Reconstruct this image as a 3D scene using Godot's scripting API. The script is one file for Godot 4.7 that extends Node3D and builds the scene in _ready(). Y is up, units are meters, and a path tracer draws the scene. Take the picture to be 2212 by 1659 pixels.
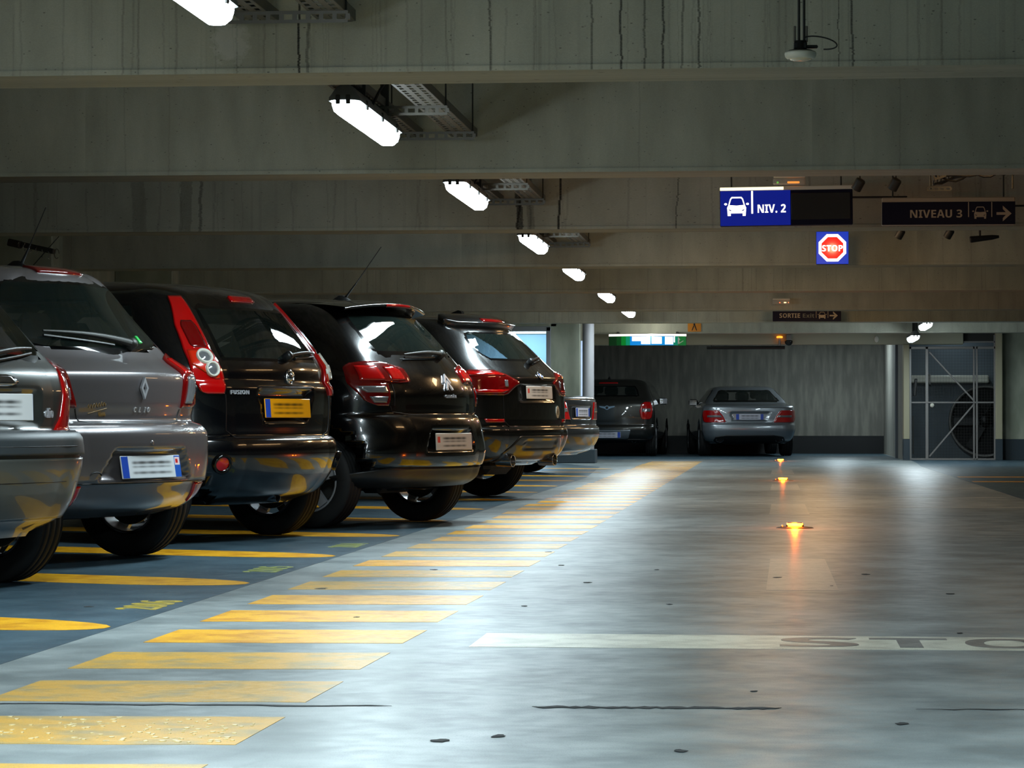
extends Node3D

# ---------- mesh builder: faces are listed counter-clockwise seen from outside ----------
class MB:
	var V := PackedVector3Array()
	var U := PackedVector2Array()
	var I := PackedInt32Array()
	func v(p: Vector3, uv := Vector2.ZERO) -> int:
		V.append(p); U.append(uv)
		return V.size() - 1
	func tri(a: int, b: int, c: int) -> void:
		I.append(a); I.append(c); I.append(b)
	func quad(a: int, b: int, c: int, d: int) -> void:
		tri(a, b, c); tri(a, c, d)
	func face(p: Array, uv := []) -> void:
		var n := V.size()
		for i in p.size(): v(p[i], uv[i] if uv.size() else Vector2.ZERO)
		for i in range(1, p.size() - 1): tri(n, n + i, n + i + 1)
	func grid(rows: Array, flip := false, skip = null) -> void:
		var n := V.size()
		var w: int = rows[0].size()
		for r in rows.size():
			for c in w: v(rows[r][c], Vector2(float(c) / (w - 1), 1.0 - float(r) / (rows.size() - 1)))
		for r in rows.size() - 1:
			for c in w - 1:
				if skip != null and skip.call(r, c): continue
				var a := n + r * w + c
				if flip: quad(a, a + w, a + w + 1, a + 1)
				else: quad(a, a + 1, a + w + 1, a + w)
	func box(c: Vector3, s: Vector3, bev := 0.0, b := Basis()) -> MB:
		var h := s / 2.0
		var e := minf(bev, minf(h.x, minf(h.y, h.z)) * 0.9)
		var f := func(x, y, z): return c + b * Vector3(x, y, z)
		for ax in 3:
			for sg in [-1.0, 1.0]:
				var u := (ax + 1) % 3
				var w := (ax + 2) % 3
				var q := []
				for k in [[-1, -1], [1, -1], [1, 1], [-1, 1]]:
					var p := Vector3()
					p[ax] = h[ax] * sg
					p[u] = (h[u] - e) * k[0] * sg
					p[w] = (h[w] - e) * k[1]
					q.append(c + b * p)
				face(q)
		if e > 0.0:
			for ax in 3:
				var u := (ax + 1) % 3
				var w := (ax + 2) % 3
				for k in [[1, 1], [-1, 1], [-1, -1], [1, -1]]:
					var q := []
					for t in [[0, -1], [0, 1], [1, 1], [1, -1]]:
						var p := Vector3()
						p[ax] = (h[ax] - e) * t[1]
						p[u] = (h[u] - (e if t[0] == 0 else 0.0)) * k[0]
						p[w] = (h[w] - (e if t[0] == 1 else 0.0)) * k[1]
						q.append(c + b * p)
					if k[0] * k[1] < 0: q.reverse()
					face(q)
			for x in [-1.0, 1.0]:
				for y in [-1.0, 1.0]:
					for z in [-1.0, 1.0]:
						var q := [f.call(h.x * x, (h.y - e) * y, (h.z - e) * z), f.call((h.x - e) * x, h.y * y, (h.z - e) * z), f.call((h.x - e) * x, (h.y - e) * y, h.z * z)]
						if x * y * z < 0: q.reverse()
						face(q)
		return self
	func tube(path: Array, r0: float, r1 := -1.0, n := 8) -> MB:
		if r1 < 0: r1 = r0
		var rows := []
		var prev := Vector3(0.31, 0.87, 0.38)
		for i in path.size():
			var d: Vector3 = (path[mini(i + 1, path.size() - 1)] - path[maxi(i - 1, 0)]).normalized()
			var x := prev.cross(d).normalized()
			if x.length() < 0.5: x = Vector3.RIGHT.cross(d).normalized()
			var y := d.cross(x)
			prev = y
			var r := lerpf(r0, r1, float(i) / (path.size() - 1))
			var row := []
			for k in n + 1: row.append(path[i] + x * cos(TAU * k / n) * r + y * sin(TAU * k / n) * r)
			rows.append(row)
		grid(rows)
		var a: Array = rows[0].slice(0, n)
		a.reverse()
		face(a)
		face(rows[-1].slice(0, n))
		return self
	func lathe(prof: Array, n: int, xf := Transform3D()) -> MB:
		var rows := []
		for p in prof:
			var row := []
			for k in n + 1: row.append(xf * Vector3(p[0] * cos(TAU * k / n), p[1], -p[0] * sin(TAU * k / n)))
			rows.append(row)
		grid(rows)
		return self
	# polygon in local XY (counter-clockwise), extruded from z=0 to z=d, front at +d
	func prism(poly: PackedVector2Array, d: float, xf := Transform3D(), back := true) -> MB:
		if not Geometry2D.is_polygon_clockwise(poly): pass
		else: poly.reverse()
		var t := Geometry2D.triangulate_polygon(poly)
		for i in range(0, t.size(), 3):
			var q := [poly[t[i]], poly[t[i + 1]], poly[t[i + 2]]]
			if (q[1] - q[0]).cross(q[2] - q[0]) < 0: q.reverse()
			face(q.map(func(p): return xf * Vector3(p.x, p.y, d)))
			if back:
				q.reverse()
				face(q.map(func(p): return xf * Vector3(p.x, p.y, 0)))
		for i in poly.size():
			var a := poly[i]
			var b := poly[(i + 1) % poly.size()]
			face([xf * Vector3(a.x, a.y, 0), xf * Vector3(b.x, b.y, 0), xf * Vector3(b.x, b.y, d), xf * Vector3(a.x, a.y, d)])
		return self
	func mesh() -> ArrayMesh:
		var N := PackedVector3Array()
		N.resize(V.size())
		for i in range(0, I.size(), 3):
			var a := I[i]; var b := I[i + 2]; var c := I[i + 1]
			var f := (V[b] - V[a]).cross(V[c] - V[a])
			N[a] += f; N[b] += f; N[c] += f
		for i in N.size(): N[i] = N[i].normalized()
		var m := ArrayMesh.new()
		var arr := []
		arr.resize(Mesh.ARRAY_MAX)
		arr[Mesh.ARRAY_VERTEX] = V; arr[Mesh.ARRAY_NORMAL] = N; arr[Mesh.ARRAY_TEX_UV] = U; arr[Mesh.ARRAY_INDEX] = I
		m.add_surface_from_arrays(Mesh.PRIMITIVE_TRIANGLES, arr)
		return m

# ---------- a car's outer skin: horizontal outlines stacked by height ----------
class Hull:
	var K: Array        # rows: y, rear z, half width, corner radius, front z
	var S := []         # slopes
	var bow := 0.1
	var dents := []     # [rows, depth, soft]
	var holes := []     # [kind, rows, margin, side]
	var ov := 0.6; var wb := 2.5; var tr := 0.3
	var flat_back := false
	func setup(k: Array) -> void:
		K = k
		for i in K.size():
			var s := PackedFloat32Array()
			for c in range(1, 5):
				var l: float = 0.0 if i == 0 else (K[i][c] - K[i - 1][c]) / (K[i][0] - K[i - 1][0])
				var r: float = 0.0 if i == K.size() - 1 else (K[i + 1][c] - K[i][c]) / (K[i + 1][0] - K[i][0])
				s.append(2.0 * l * r / (l + r) if l * r > 0 else 0.0)
			S.append(s)
	func at(y: float) -> PackedFloat32Array:
		y = clampf(y, K[0][0], K[-1][0])
		var i := 0
		while i < K.size() - 2 and y > K[i + 1][0]: i += 1
		var h: float = K[i + 1][0] - K[i][0]
		var t: float = (y - K[i][0]) / h
		var o := PackedFloat32Array()
		for c in 4:
			var a: float = K[i][c + 1]; var b: float = K[i + 1][c + 1]
			o.append((2*t*t*t - 3*t*t + 1) * a + (t*t*t - 2*t*t + t) * h * S[i][c] + (3*t*t - 2*t*t*t) * b + (t*t*t - t*t) * h * S[i + 1][c])
		return o
	static func span(rows: Array, y: float) -> Vector2:
		if y < rows[0][0] or y > rows[-1][0]: return Vector2(1, -1)
		for i in rows.size() - 1:
			if y <= rows[i + 1][0]:
				var t: float = (y - rows[i][0]) / maxf(rows[i + 1][0] - rows[i][0], 1e-6)
				return Vector2(lerpf(rows[i][1], rows[i + 1][1], t), lerpf(rows[i][2], rows[i + 1][2], t))
		return Vector2(1, -1)
	func dent(a: float, y: float) -> float:
		var d := 0.0
		for e in dents:
			var s := span(e[0], y)
			if s.y > s.x:
				var k := minf(minf(a - s.x, s.y - a), minf(y - e[0][0][0], e[0][-1][0] - y))
				if k > 0: d += e[1] * smoothstep(0.0, e[2], k)
		return d
	func rear(a: float, y: float, R := PackedFloat32Array()) -> Vector3:
		if R.is_empty(): R = at(y)
		var sg := signf(a)
		var b := absf(a)
		var s0: float = maxf(R[1] - R[2], 0.0)
		if b <= s0: return Vector3(a, y, R[0] - bow * (b / maxf(R[1], 0.01)) ** 2 - dent(a, y))
		var z1: float = R[0] - bow * (s0 / maxf(R[1], 0.01)) ** 2
		var L: float = PI / 2 * R[2]
		if b < s0 + L:
			var t: float = (b - s0) / R[2]
			return Vector3(sg * (s0 + R[2] * sin(t)), y, z1 - R[2] * (1 - cos(t)) - dent(a, y))
		return Vector3(sg * R[1], y, z1 - R[2] - (b - s0 - L))
	func side(z: float, y: float, sg: float, R := PackedFloat32Array()) -> Vector3:
		if R.is_empty(): R = at(y)
		var s0: float = maxf(R[1] - R[2], 0.0)
		var z1: float = R[0] - bow * (s0 / maxf(R[1], 0.01)) ** 2
		var s: float = R[1]
		if z > z1 - R[2]:
			var k: float = clampf(1 - (z1 - z) / R[2], 0, 1)
			s = s0 + R[2] * sqrt(1 - k * k)
		return Vector3(sg * s, y, z)
	func front(s: float, y: float) -> Vector3:
		var R := at(y)
		return Vector3(s, y, R[3] + 0.18 * (s / maxf(R[1], 0.01)) ** 2)
	func pos(kind: String, u: float, y: float, sg: float) -> Vector3:
		return rear(u, y) if kind == "r" else side(u, y, sg) if kind == "s" else front(u, y)
	func frame(kind: String, u: float, y: float, sg := 1.0, off := 0.0) -> Transform3D:
		var p := pos(kind, u, y, sg)
		var du := pos(kind, u + 0.004, y, sg) - pos(kind, u - 0.004, y, sg)
		var dy := pos(kind, u, y + 0.006, sg) - pos(kind, u, y - 0.006, sg)
		if kind == "f" or kind == "s" and sg > 0: du = -du
		var n := du.cross(dy).normalized()
		var x := du.normalized()
		return Transform3D(Basis(x, n.cross(x), n), p + n * off)
	func ys() -> PackedFloat32Array:
		var o := PackedFloat32Array()
		for i in K.size() - 1:
			var n := maxi(1, ceili(maxf((K[i + 1][0] - K[i][0]) / 0.02, maxf(absf(K[i + 1][1] - K[i][1]), absf(K[i + 1][2] - K[i][2])) / 0.05)))
			for k in n: o.append(lerpf(K[i][0], K[i + 1][0], float(k) / n))
		o.append(K[-1][0])
		return o
	func in_hole(kind: String, u: float, y: float, sg: float) -> bool:
		for h in holes:
			if h[0] == kind and (kind != "s" or h[3] == sg):
				var s := span(h[1], y)
				if s.y > s.x and u > s.x + h[2] and u < s.y - h[2] and y > h[1][0][0] + h[2] and y < h[1][-1][0] - h[2]: return true
		return false
	func body() -> MB:
		var m := MB.new()
		var Y := ys()
		var rows := []
		var info := []   # per half column: [segment, fraction]
		for k in 22: info.append([0, k / 22.0])
		for k in 8: info.append([1, k / 8.0])
		for k in 30: info.append([2, k / 30.0 * 0.36])
		for k in 24: info.append([2, 0.36 + k / 24.0 * 0.64])
		for k in 5: info.append([3, k / 5.0])
		for k in 9: info.append([4, k / 8.0])
		var nh := info.size()
		var co := []
		for y in Y:
			var R := at(y)
			var s0: float = maxf(R[1] - R[2], 0.0)
			var za: float = R[0] - bow * (s0 / maxf(R[1], 0.01)) ** 2 - R[2]
			var rf: float = minf(R[1] * 0.5, 0.3)
			var zb: float = minf(R[3] + 0.18 + rf * 0.6, za - 0.02)
			var right := []
			var cc := []
			for e in info:
				var p: Vector3
				var c := Vector2(9, 9)
				match e[0]:
					0:
						p = rear(s0 * e[1], y, R); c.x = s0 * e[1]
					1:
						var a: float = s0 + PI / 2 * R[2] * e[1]
						p = rear(a, y, R); c = Vector2(a, p.z)
					2:
						p = Vector3(R[1], y, lerpf(za, zb, e[1])); c.y = p.z
					3:
						var t: float = e[1] * PI / 2
						p = Vector3(R[1] - rf * (1 - cos(t)), y, zb - sin(t) * rf * 0.6)
					_:
						var s: float = (R[1] - rf) * (1 - e[1])
						p = Vector3(s, y, lerpf(zb - rf * 0.6, front(s, y).z, clampf(e[1] * 3.0, 0, 1)))
				if e[0] == 1 or e[0] == 2:
					for w in [-ov, -ov - wb]:
						if Vector2(p.z - w, y - tr).length() < tr + 0.055 and p.x > R[1] - 0.2: p.x = R[1] - 0.24
				right.append(p); cc.append(c)
			var row := []
			var rc := []
			for k in nh:
				var q: Vector3 = right[nh - 1 - k]
				row.append(Vector3(-q.x, q.y, q.z)); rc.append(cc[nh - 1 - k])
			for k in range(1, nh):
				row.append(right[k]); rc.append(cc[k])
			rows.append(row); co.append(rc)
		var mid := nh - 1
		m.grid(rows, false, func(r, c):
			if holes.is_empty(): return false
			var y: float = (Y[r] + Y[r + 1]) / 2
			var sg := -1.0 if c < mid else 1.0
			var p: Vector2 = (co[r][c] + co[r][c + 1]) / 2
			if p.x < 3 and in_hole("r", p.x * sg, y, sg): return true
			if p.y < 3 and in_hole("s", p.y, y, sg): return true
			var q: Vector3 = (rows[r][c] + rows[r][c + 1]) / 2
			return p.x > 3 and p.y > 3 and in_hole("f", q.x, y, sg))
		return m
	# a raised piece that follows the skin between the left and right edges given for some heights
	func patch(kind: String, rows: Array, off: float, sg := 1.0, nu := 8, step := 0.012, edge := 0.006) -> MB:
		var m := MB.new()
		var y0: float = rows[0][0]
		var y1: float = rows[-1][0]
		var nv := maxi(3, ceili((y1 - y0) / step))
		var g := []
		for j in nv + 3:
			var t := clampf(float(j - 1) / nv, 0, 1)
			var y := lerpf(y0, y1, t)
			var s := span(rows, clampf(y, y0 + 1e-5, y1 - 1e-5))
			var row := []
			for i in nu + 3:
				var k := clampf(float(i - 1) / nu, 0, 1)
				var rim := i == 0 or j == 0 or i == nu + 2 or j == nv + 2
				row.append(frame(kind, lerpf(s.x, s.y, k), y, sg, -edge if rim else off).origin)
			g.append(row)
		m.grid(g, kind == "f" or kind == "s" and sg > 0)
		return m
	# [black border, clear pane]
	func window(kind: String, rows: Array, bw: float, sg := 1.0, nu := 12, step := 0.02) -> Array:
		var ring := MB.new()
		var pane := MB.new()
		var y0: float = rows[0][0]
		var y1: float = rows[-1][0]
		var nv := maxi(4, ceili((y1 - y0) / step))
		var g := []
		var bh := bw * 0.8
		for j in nv + 1:
			var y := y0
			if j == nv: y = y1
			elif j > 0: y = lerpf(y0 + bh, y1 - bh, float(j - 1) / (nv - 2))
			var s := span(rows, clampf(y, y0 + 1e-5, y1 - 1e-5))
			var b := minf(bw, (s.y - s.x) * 0.2)
			var row := []
			for i in nu + 1:
				var u := s.x
				if i == nu: u = s.y
				elif i > 0: u = lerpf(s.x + b, s.y - b, float(i - 1) / (nu - 2))
				row.append(frame(kind, u, y, sg, -0.004 if i == 0 or j == 0 or i == nu or j == nv else 0.004).origin)
			g.append(row)
		var flip := kind == "f" or kind == "s" and sg > 0
		ring.grid(g, flip, func(r, c): return r > 0 and c > 0 and r < nv - 1 and c < nu - 1)
		pane.grid(g, flip, func(r, c): return not (r > 0 and c > 0 and r < nv - 1 and c < nu - 1))
		holes.append([kind, rows, bw * 0.55, sg])
		return [ring, pane]

# ---------- naming ----------
var names := {}
func numbered(n: String) -> String:
	var k: int = names.get(n, 0)
	names[n] = k + 1
	return n if k == 0 else "%s_%03d" % [n, k]
func meta(o: Node, label: String, category := "", group := "", kind := "") -> Node:
	if label: o.set_meta("label", label)
	if category: o.set_meta("category", category)
	if group: o.set_meta("group", group)
	if kind: o.set_meta("kind", kind)
	return o
func thing(n: String, label: String, category: String, at := Vector3.ZERO, turn := 0.0, group := "") -> Node3D:
	var o := Node3D.new()
	o.name = numbered(n)
	add_child(o)
	o.position = at
	o.rotation.y = turn
	meta(o, label, category, group)
	return o
func put(n: String, m: Variant, mat: Material, parent: Node = null) -> MeshInstance3D:
	var o := MeshInstance3D.new()
	o.mesh = m.mesh() if m is MB else m
	o.material_override = mat
	o.name = numbered(n) if parent == null else n
	(self if parent == null else parent).add_child(o, true)
	return o
func struct(n: String, m: Variant, mat: Material, label := "") -> MeshInstance3D:
	var o := put(n, m, mat)
	meta(o, label, "", "", "structure")
	return o

# ---------- materials ----------
func mat(c: Color, rough := 0.6, metal := 0.0, coat := 0.0) -> StandardMaterial3D:
	var m := StandardMaterial3D.new()
	m.albedo_color = c
	m.roughness = rough
	m.metallic = metal
	if coat > 0:
		m.clearcoat_enabled = true
		m.clearcoat = coat
		m.clearcoat_roughness = 0.03
	return m
func glow(c: Color, e: float, base := Color(0.8, 0.8, 0.8)) -> StandardMaterial3D:
	var m := mat(base, 0.4)
	m.emission_enabled = true
	m.emission = c
	m.emission_energy_multiplier = e
	return m
func glass(c: Color, alpha: float) -> StandardMaterial3D:
	var m := mat(Color(c.r, c.g, c.b, alpha), 0.02)
	m.transparency = BaseMaterial3D.TRANSPARENCY_ALPHA
	return m
func noise_tex(freq: float, a: Color, b: Color, oct := 4, sd := 1, size := 512, lo := 0.25, hi := 0.75) -> NoiseTexture2D:
	var n := FastNoiseLite.new()
	n.seed = sd
	n.noise_type = FastNoiseLite.TYPE_SIMPLEX_SMOOTH
	n.frequency = freq
	n.fractal_octaves = oct
	var t := NoiseTexture2D.new()
	t.width = size; t.height = size
	t.seamless = true
	t.noise = n
	var g := Gradient.new()
	g.offsets = PackedFloat32Array([lo, hi])
	g.colors = PackedColorArray([a, b])
	t.color_ramp = g
	return t

var M := {}
func rnd(sd: int) -> RandomNumberGenerator:
	var r := RandomNumberGenerator.new()
	r.seed = sd
	return r

# concrete face picture: grain, air holes and run-down water streaks that the photograph shows on the beams
func concrete_image(sd: int, base: Color, streaks: Array, n_random: int, dark: float) -> ImageTexture:
	var w := 1024
	var h := 256
	var im := Image.create(w, h, false, Image.FORMAT_RGB8)
	var r := rnd(sd)
	var n := FastNoiseLite.new()
	n.seed = sd
	n.frequency = 0.011
	n.fractal_octaves = 5
	var col := PackedFloat32Array()
	col.resize(w)
	col.fill(0.0)
	for k in n_random:
		var x := r.randi_range(0, w - 1)
		var s := r.randf_range(0.01, dark)
		for d in r.randi_range(1, 4): col[(x + d) % w] += s
	var cuts := []
	for k in n_random: cuts.append([r.randi_range(0, w - 1), r.randf_range(0.0, 0.7), r.randf_range(0.08, dark * 1.8), r.randi_range(1, 2)])
	for s in streaks: cuts.append([int(s[0] * w), s[1], s[2], int(s[3])])
	for y in h:
		for x in w:
			var g := 1.0 + n.get_noise_2d(x * 1.6, y * 0.35) * 0.10 + r.randf_range(-0.025, 0.025) - col[x] * (0.5 + 0.5 * y / h)
			im.set_pixel(x, y, Color(base.r * g, base.g * g, base.b * g))
	for c in cuts:
		var x: float = c[0]
		for y in range(int(c[1] * h), h):
			x += r.randf_range(-0.22, 0.22)
			for d in c[3]:
				var px := posmod(int(x) + d, w)
				var o := im.get_pixel(px, y)
				im.set_pixel(px, y, o.darkened(clampf(c[2] * r.randf_range(0.6, 1.1), 0, 0.85)))
	for k in 420:
		var x := r.randi_range(0, w - 2)
		var y := r.randi_range(0, h - 2)
		var o := im.get_pixel(x, y).darkened(r.randf_range(0.25, 0.6))
		im.set_pixel(x, y, o)
		if r.randf() < 0.25: im.set_pixel(x + 1, y, o)
	if sd == 3:   # pale lime bloom where water ran out under the first lamp
		for y in range(178, 250):
			for x in range(196, 246):
				var q := Vector2((x - 219) / 19.0, (y - 212) / 30.0).length() + n.get_noise_2d(x * 6.0, y * 6.0) * 0.5
				if q < 1.0: im.set_pixel(x, y, im.get_pixel(x, y).lerp(Color(0.80, 0.80, 0.78), 0.45 if q < 0.75 else 0.25))
	return ImageTexture.create_from_image(im)

func plate_image(face: Color, kind: int) -> ImageTexture:
	var im := Image.create(128, 32, false, Image.FORMAT_RGB8)
	im.fill(face)
	var r := rnd(kind)
	for x in range(18, 112):
		var k := smoothstep(18, 30, x) * (1 - smoothstep(96, 112, x))
		for y in range(5, 28):
			var b := maxf(exp(-pow((y - 9.0) / 2.2, 2)), maxf(0.55 * exp(-pow((y - 15.0) / 1.6, 2)), 0.8 * exp(-pow((y - 24.0) / 1.8, 2))))
			im.set_pixel(x, y, face.darkened(b * k * (0.55 + 0.12 * sin(x * 0.3 + kind))))
	var blue := Color(0.08, 0.25, 0.62)
	im.fill_rect(Rect2i(0, 0, 14, 32), blue)
	if kind == 1: im.fill_rect(Rect2i(115, 0, 13, 32), Color(0.12, 0.32, 0.66)); im.fill_rect(Rect2i(116, 2, 11, 12), Color(0.85, 0.75, 0.75)); im.fill_rect(Rect2i(118, 5, 5, 6), Color(0.75, 0.12, 0.12))
	if kind == 3: im.fill_rect(Rect2i(0, 0, 14, 32), face); im.fill_rect(Rect2i(4, 6, 9, 12), Color(0.8, 0.3, 0.25))
	if kind == 4: im.fill_rect(Rect2i(115, 0, 13, 32), blue)
	return ImageTexture.create_from_image(im)

func concrete(tex: Texture2D, rough := 0.85) -> StandardMaterial3D:
	var m := mat(Color.WHITE, rough)
	m.albedo_texture = tex
	return m
func tri_mat(tex: Texture2D, scale: Vector3, rough := 0.85, tint := Color.WHITE) -> StandardMaterial3D:
	var m := mat(tint, rough)
	m.albedo_texture = tex
	m.uv1_triplanar = true
	m.uv1_world_triplanar = true
	m.uv1_scale = scale
	return m

func make_materials() -> void:
	M.beams = []
	var grey := Color(0.645, 0.645, 0.585)
	M.beams.append(concrete(concrete_image(3, grey, [[0.283, 0.1, 0.75, 2], [0.29, 0.3, 0.3, 3], [0.47, 0.0, 0.4, 2], [0.565, 0.05, 0.35, 2], [0.592, 0.0, 0.6, 2], [0.618, 0.0, 0.35, 2], [0.634, 0.0, 0.55, 2], [0.655, 0.0, 0.3, 2], [0.668, 0.1, 0.45, 2], [0.80, 0.0, 0.45, 1], [0.815, 0.0, 0.5, 2], [0.22, 0.3, 0.2, 2], [0.11, 0.3, 0.15, 2]], 60, 0.05)))
	M.beams.append(concrete(concrete_image(11, grey, [[0.502, 0.0, 0.55, 6], [0.506, 0.0, 0.6, 2], [0.512, 0.0, 0.2, 7], [0.545, 0.0, 0.8, 2], [0.661, 0.0, 0.5, 1], [0.17, 0.0, 0.18, 12], [0.188, 0.0, 0.3, 3], [0.12, 0.0, 0.12, 14], [0.52, 0.1, 0.2, 2]], 40, 0.05)))
	M.beams.append(concrete(concrete_image(12, grey, [], 4, 0.03)))
	M.beams.append(concrete(concrete_image(13, grey, [], 18, 0.06)))
	var cn := noise_tex(0.02, Color(0.52, 0.52, 0.49), Color(0.64, 0.64, 0.60), 5, 5)
	M.concrete = tri_mat(cn, Vector3(0.35, 0.35, 0.35))
	M.wall = tri_mat(noise_tex(0.012, Color(0.45, 0.44, 0.41), Color(0.54, 0.53, 0.49), 6, 9), Vector3(0.9, 0.16, 0.9))
	M.pier = tri_mat(noise_tex(0.01, Color(0.55, 0.57, 0.50), Color(0.64, 0.65, 0.58), 4, 19), Vector3(0.5, 0.2, 0.5), 0.6)
	M.cream = mat(Color(0.60, 0.58, 0.48), 0.6)
	M.plinth = mat(Color(0.16, 0.21, 0.24), 0.5)
	var fl := tri_mat(noise_tex(0.012, Color(0.40, 0.43, 0.435), Color(0.53, 0.555, 0.555), 6, 21, 1024, 0.2, 0.8), Vector3(0.16, 0.16, 0.16), 1.0)
	fl.roughness_texture = noise_tex(0.05, Color(0.33, 0.33, 0.33), Color(0.40, 0.40, 0.40), 5, 22, 1024)
	fl.normal_enabled = true
	var bn := noise_tex(0.10, Color.BLACK, Color.WHITE, 4, 23)
	bn.as_normal_map = true
	bn.bump_strength = 1.0
	fl.normal_texture = bn
	fl.normal_scale = 0.05
	fl.metallic_specular = 0.28
	fl.detail_enabled = true
	fl.detail_albedo = noise_tex(0.35, Color(0.62, 0.62, 0.62), Color(1.0, 1.0, 1.0), 3, 27, 1024, 0.05, 0.42)
	fl.detail_blend_mode = BaseMaterial3D.BLEND_MODE_MUL
	fl.detail_uv_layer = BaseMaterial3D.DETAIL_UV_2
	fl.uv2_triplanar = true
	fl.uv2_world_triplanar = true
	fl.uv2_scale = Vector3(0.6, 0.6, 0.6)
	M.floor = fl
	var bay := fl.duplicate()
	bay.albedo_texture = noise_tex(0.012, Color(0.20, 0.27, 0.31), Color(0.27, 0.345, 0.385), 6, 24, 1024, 0.2, 0.8)
	M.bay = bay
	var paint := func(a: Color, b: Color, sd: int) -> StandardMaterial3D:
		var p: StandardMaterial3D = fl.duplicate()
		p.albedo_texture = noise_tex(0.02, a, b, 6, sd, 512, 0.15, 0.6)
		p.uv1_scale = Vector3(0.5, 0.5, 0.5)
		return p
	M.yellow = paint.call(Color(0.74, 0.50, 0.08), Color(0.86, 0.63, 0.12), 31)
	M.faded = paint.call(Color(0.64, 0.54, 0.33), Color(0.80, 0.60, 0.18), 32)
	M.white = paint.call(Color(0.66, 0.65, 0.60), Color(0.78, 0.77, 0.71), 33)
	M.dash = paint.call(Color(0.55, 0.55, 0.53), Color(0.60, 0.60, 0.575), 34)
	M.letter = paint.call(Color(0.36, 0.37, 0.37), Color(0.45, 0.45, 0.44), 35)
	M.number = mat(Color(0.62, 0.53, 0.10), 0.5)
	M.crack = mat(Color(0.06, 0.065, 0.07), 0.8)
	M.zinc = mat(Color(0.38, 0.37, 0.34), 0.5, 0.4)
	M.zinc_dark = mat(Color(0.20, 0.20, 0.19), 0.5, 0.4)
	M.housing = mat(Color(0.42, 0.43, 0.43), 0.5)
	M.lens = glow(Color(0.90, 0.97, 1.0), 30.0)
	M.dim_lens = glow(Color(0.90, 0.97, 1.0), 3.0)
	M.warm_dim = glow(Color(1.0, 0.80, 0.56), 4.0)
	M.warm_lens = glow(Color(1.0, 0.80, 0.56), 12.0)
	M.black = mat(Color(0.015, 0.015, 0.018), 0.5)
	M.rubber = mat(Color(0.025, 0.025, 0.027), 0.75)
	M.plastic = mat(Color(0.03, 0.032, 0.035), 0.45)
	M.trim = mat(Color(0.02, 0.02, 0.022), 0.12)
	M.chrome = mat(Color(0.80, 0.80, 0.82), 0.12, 1.0)
	M.letters = mat(Color(0.74, 0.74, 0.76), 0.28, 0.55)
	M.alloy = mat(Color(0.62, 0.63, 0.65), 0.3, 0.4)
	M.red = mat(Color(0.62, 0.015, 0.02), 0.12, 0.0, 1.0)
	M.red_dark = mat(Color(0.36, 0.008, 0.014), 0.12, 0.0, 1.0)
	M.orange = mat(Color(0.72, 0.12, 0.02), 0.15, 0.0, 1.0)
	M.clear = mat(Color(0.45, 0.45, 0.46), 0.12, 0.4, 1.0)
	M.glass = glass(Color(0.10, 0.135, 0.125), 0.34)
	M.seat = mat(Color(0.10, 0.11, 0.11), 0.85)
	M.cabin = mat(Color(0.05, 0.05, 0.055), 0.9)
	M.offwhite = mat(Color(0.78, 0.77, 0.72), 0.4)
	M.steel = mat(Color(0.50, 0.49, 0.48), 0.45, 0.3)
	M.navy = mat(Color(0.012, 0.016, 0.13), 0.55)
	M.navy.metallic_specular = 0.3
	M.sign_white = mat(Color(0.62, 0.56, 0.48), 0.5)
	var pl := []
	for k in 5: pl.append(concrete(plate_image([Color(0.78, 0.78, 0.78), Color(0.78, 0.79, 0.80), Color(0.84, 0.55, 0.03), Color(0.78, 0.74, 0.70), Color(0.70, 0.70, 0.74)][k], k), 0.35))
	M.plates = pl

func text_mesh(s: String, h: float, w := 0.0, depth := 0.003, fname := "Droid Sans", bold := true) -> Array:
	var f := SystemFont.new()
	f.font_names = PackedStringArray([fname])
	f.font_weight = 700 if bold else 400
	var t := TextMesh.new()
	t.text = s
	t.font = f
	t.font_size = 64
	t.pixel_size = 0.01
	t.depth = depth / (h / 0.45)
	t.curve_step = 1.0
	var a := t.get_aabb()
	var sy := h / a.size.y
	var sx := sy if w == 0.0 else w / a.size.x
	var c := a.position + a.size / 2
	return [t, Basis.from_scale(Vector3(sx, sy, depth / maxf(a.size.z, 1e-4))), Vector3(-c.x * sx, -c.y * sy, 0)]
func put_text(n: String, s: String, h: float, w: float, xf: Transform3D, m: Material, parent: Node, depth := 0.003) -> MeshInstance3D:
	var t := text_mesh(s, h, w, depth)
	var o := put(n, t[0], m, parent)
	o.transform = xf * Transform3D(t[1], t[2])
	return o

func poly(p: Array) -> PackedVector2Array:
	var o := PackedVector2Array()
	for k in p: o.append(Vector2(k[0], k[1]))
	return o
func ellipse(rx: float, ry: float, n := 24, c := Vector2.ZERO) -> PackedVector2Array:
	var o := PackedVector2Array()
	for k in n: o.append(c + Vector2(cos(TAU * k / n) * rx, sin(TAU * k / n) * ry))
	return o
func rrect(w: float, h: float, r: float, n := 5, c := Vector2.ZERO) -> PackedVector2Array:
	var o := PackedVector2Array()
	for q in 4:
		var cc := Vector2((w / 2 - r) * [1, -1, -1, 1][q], (h / 2 - r) * [1, 1, -1, -1][q])
		for k in n + 1: o.append(c + cc + Vector2.from_angle((q + float(k) / n) * PI / 2) * r)
	return o

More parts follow.
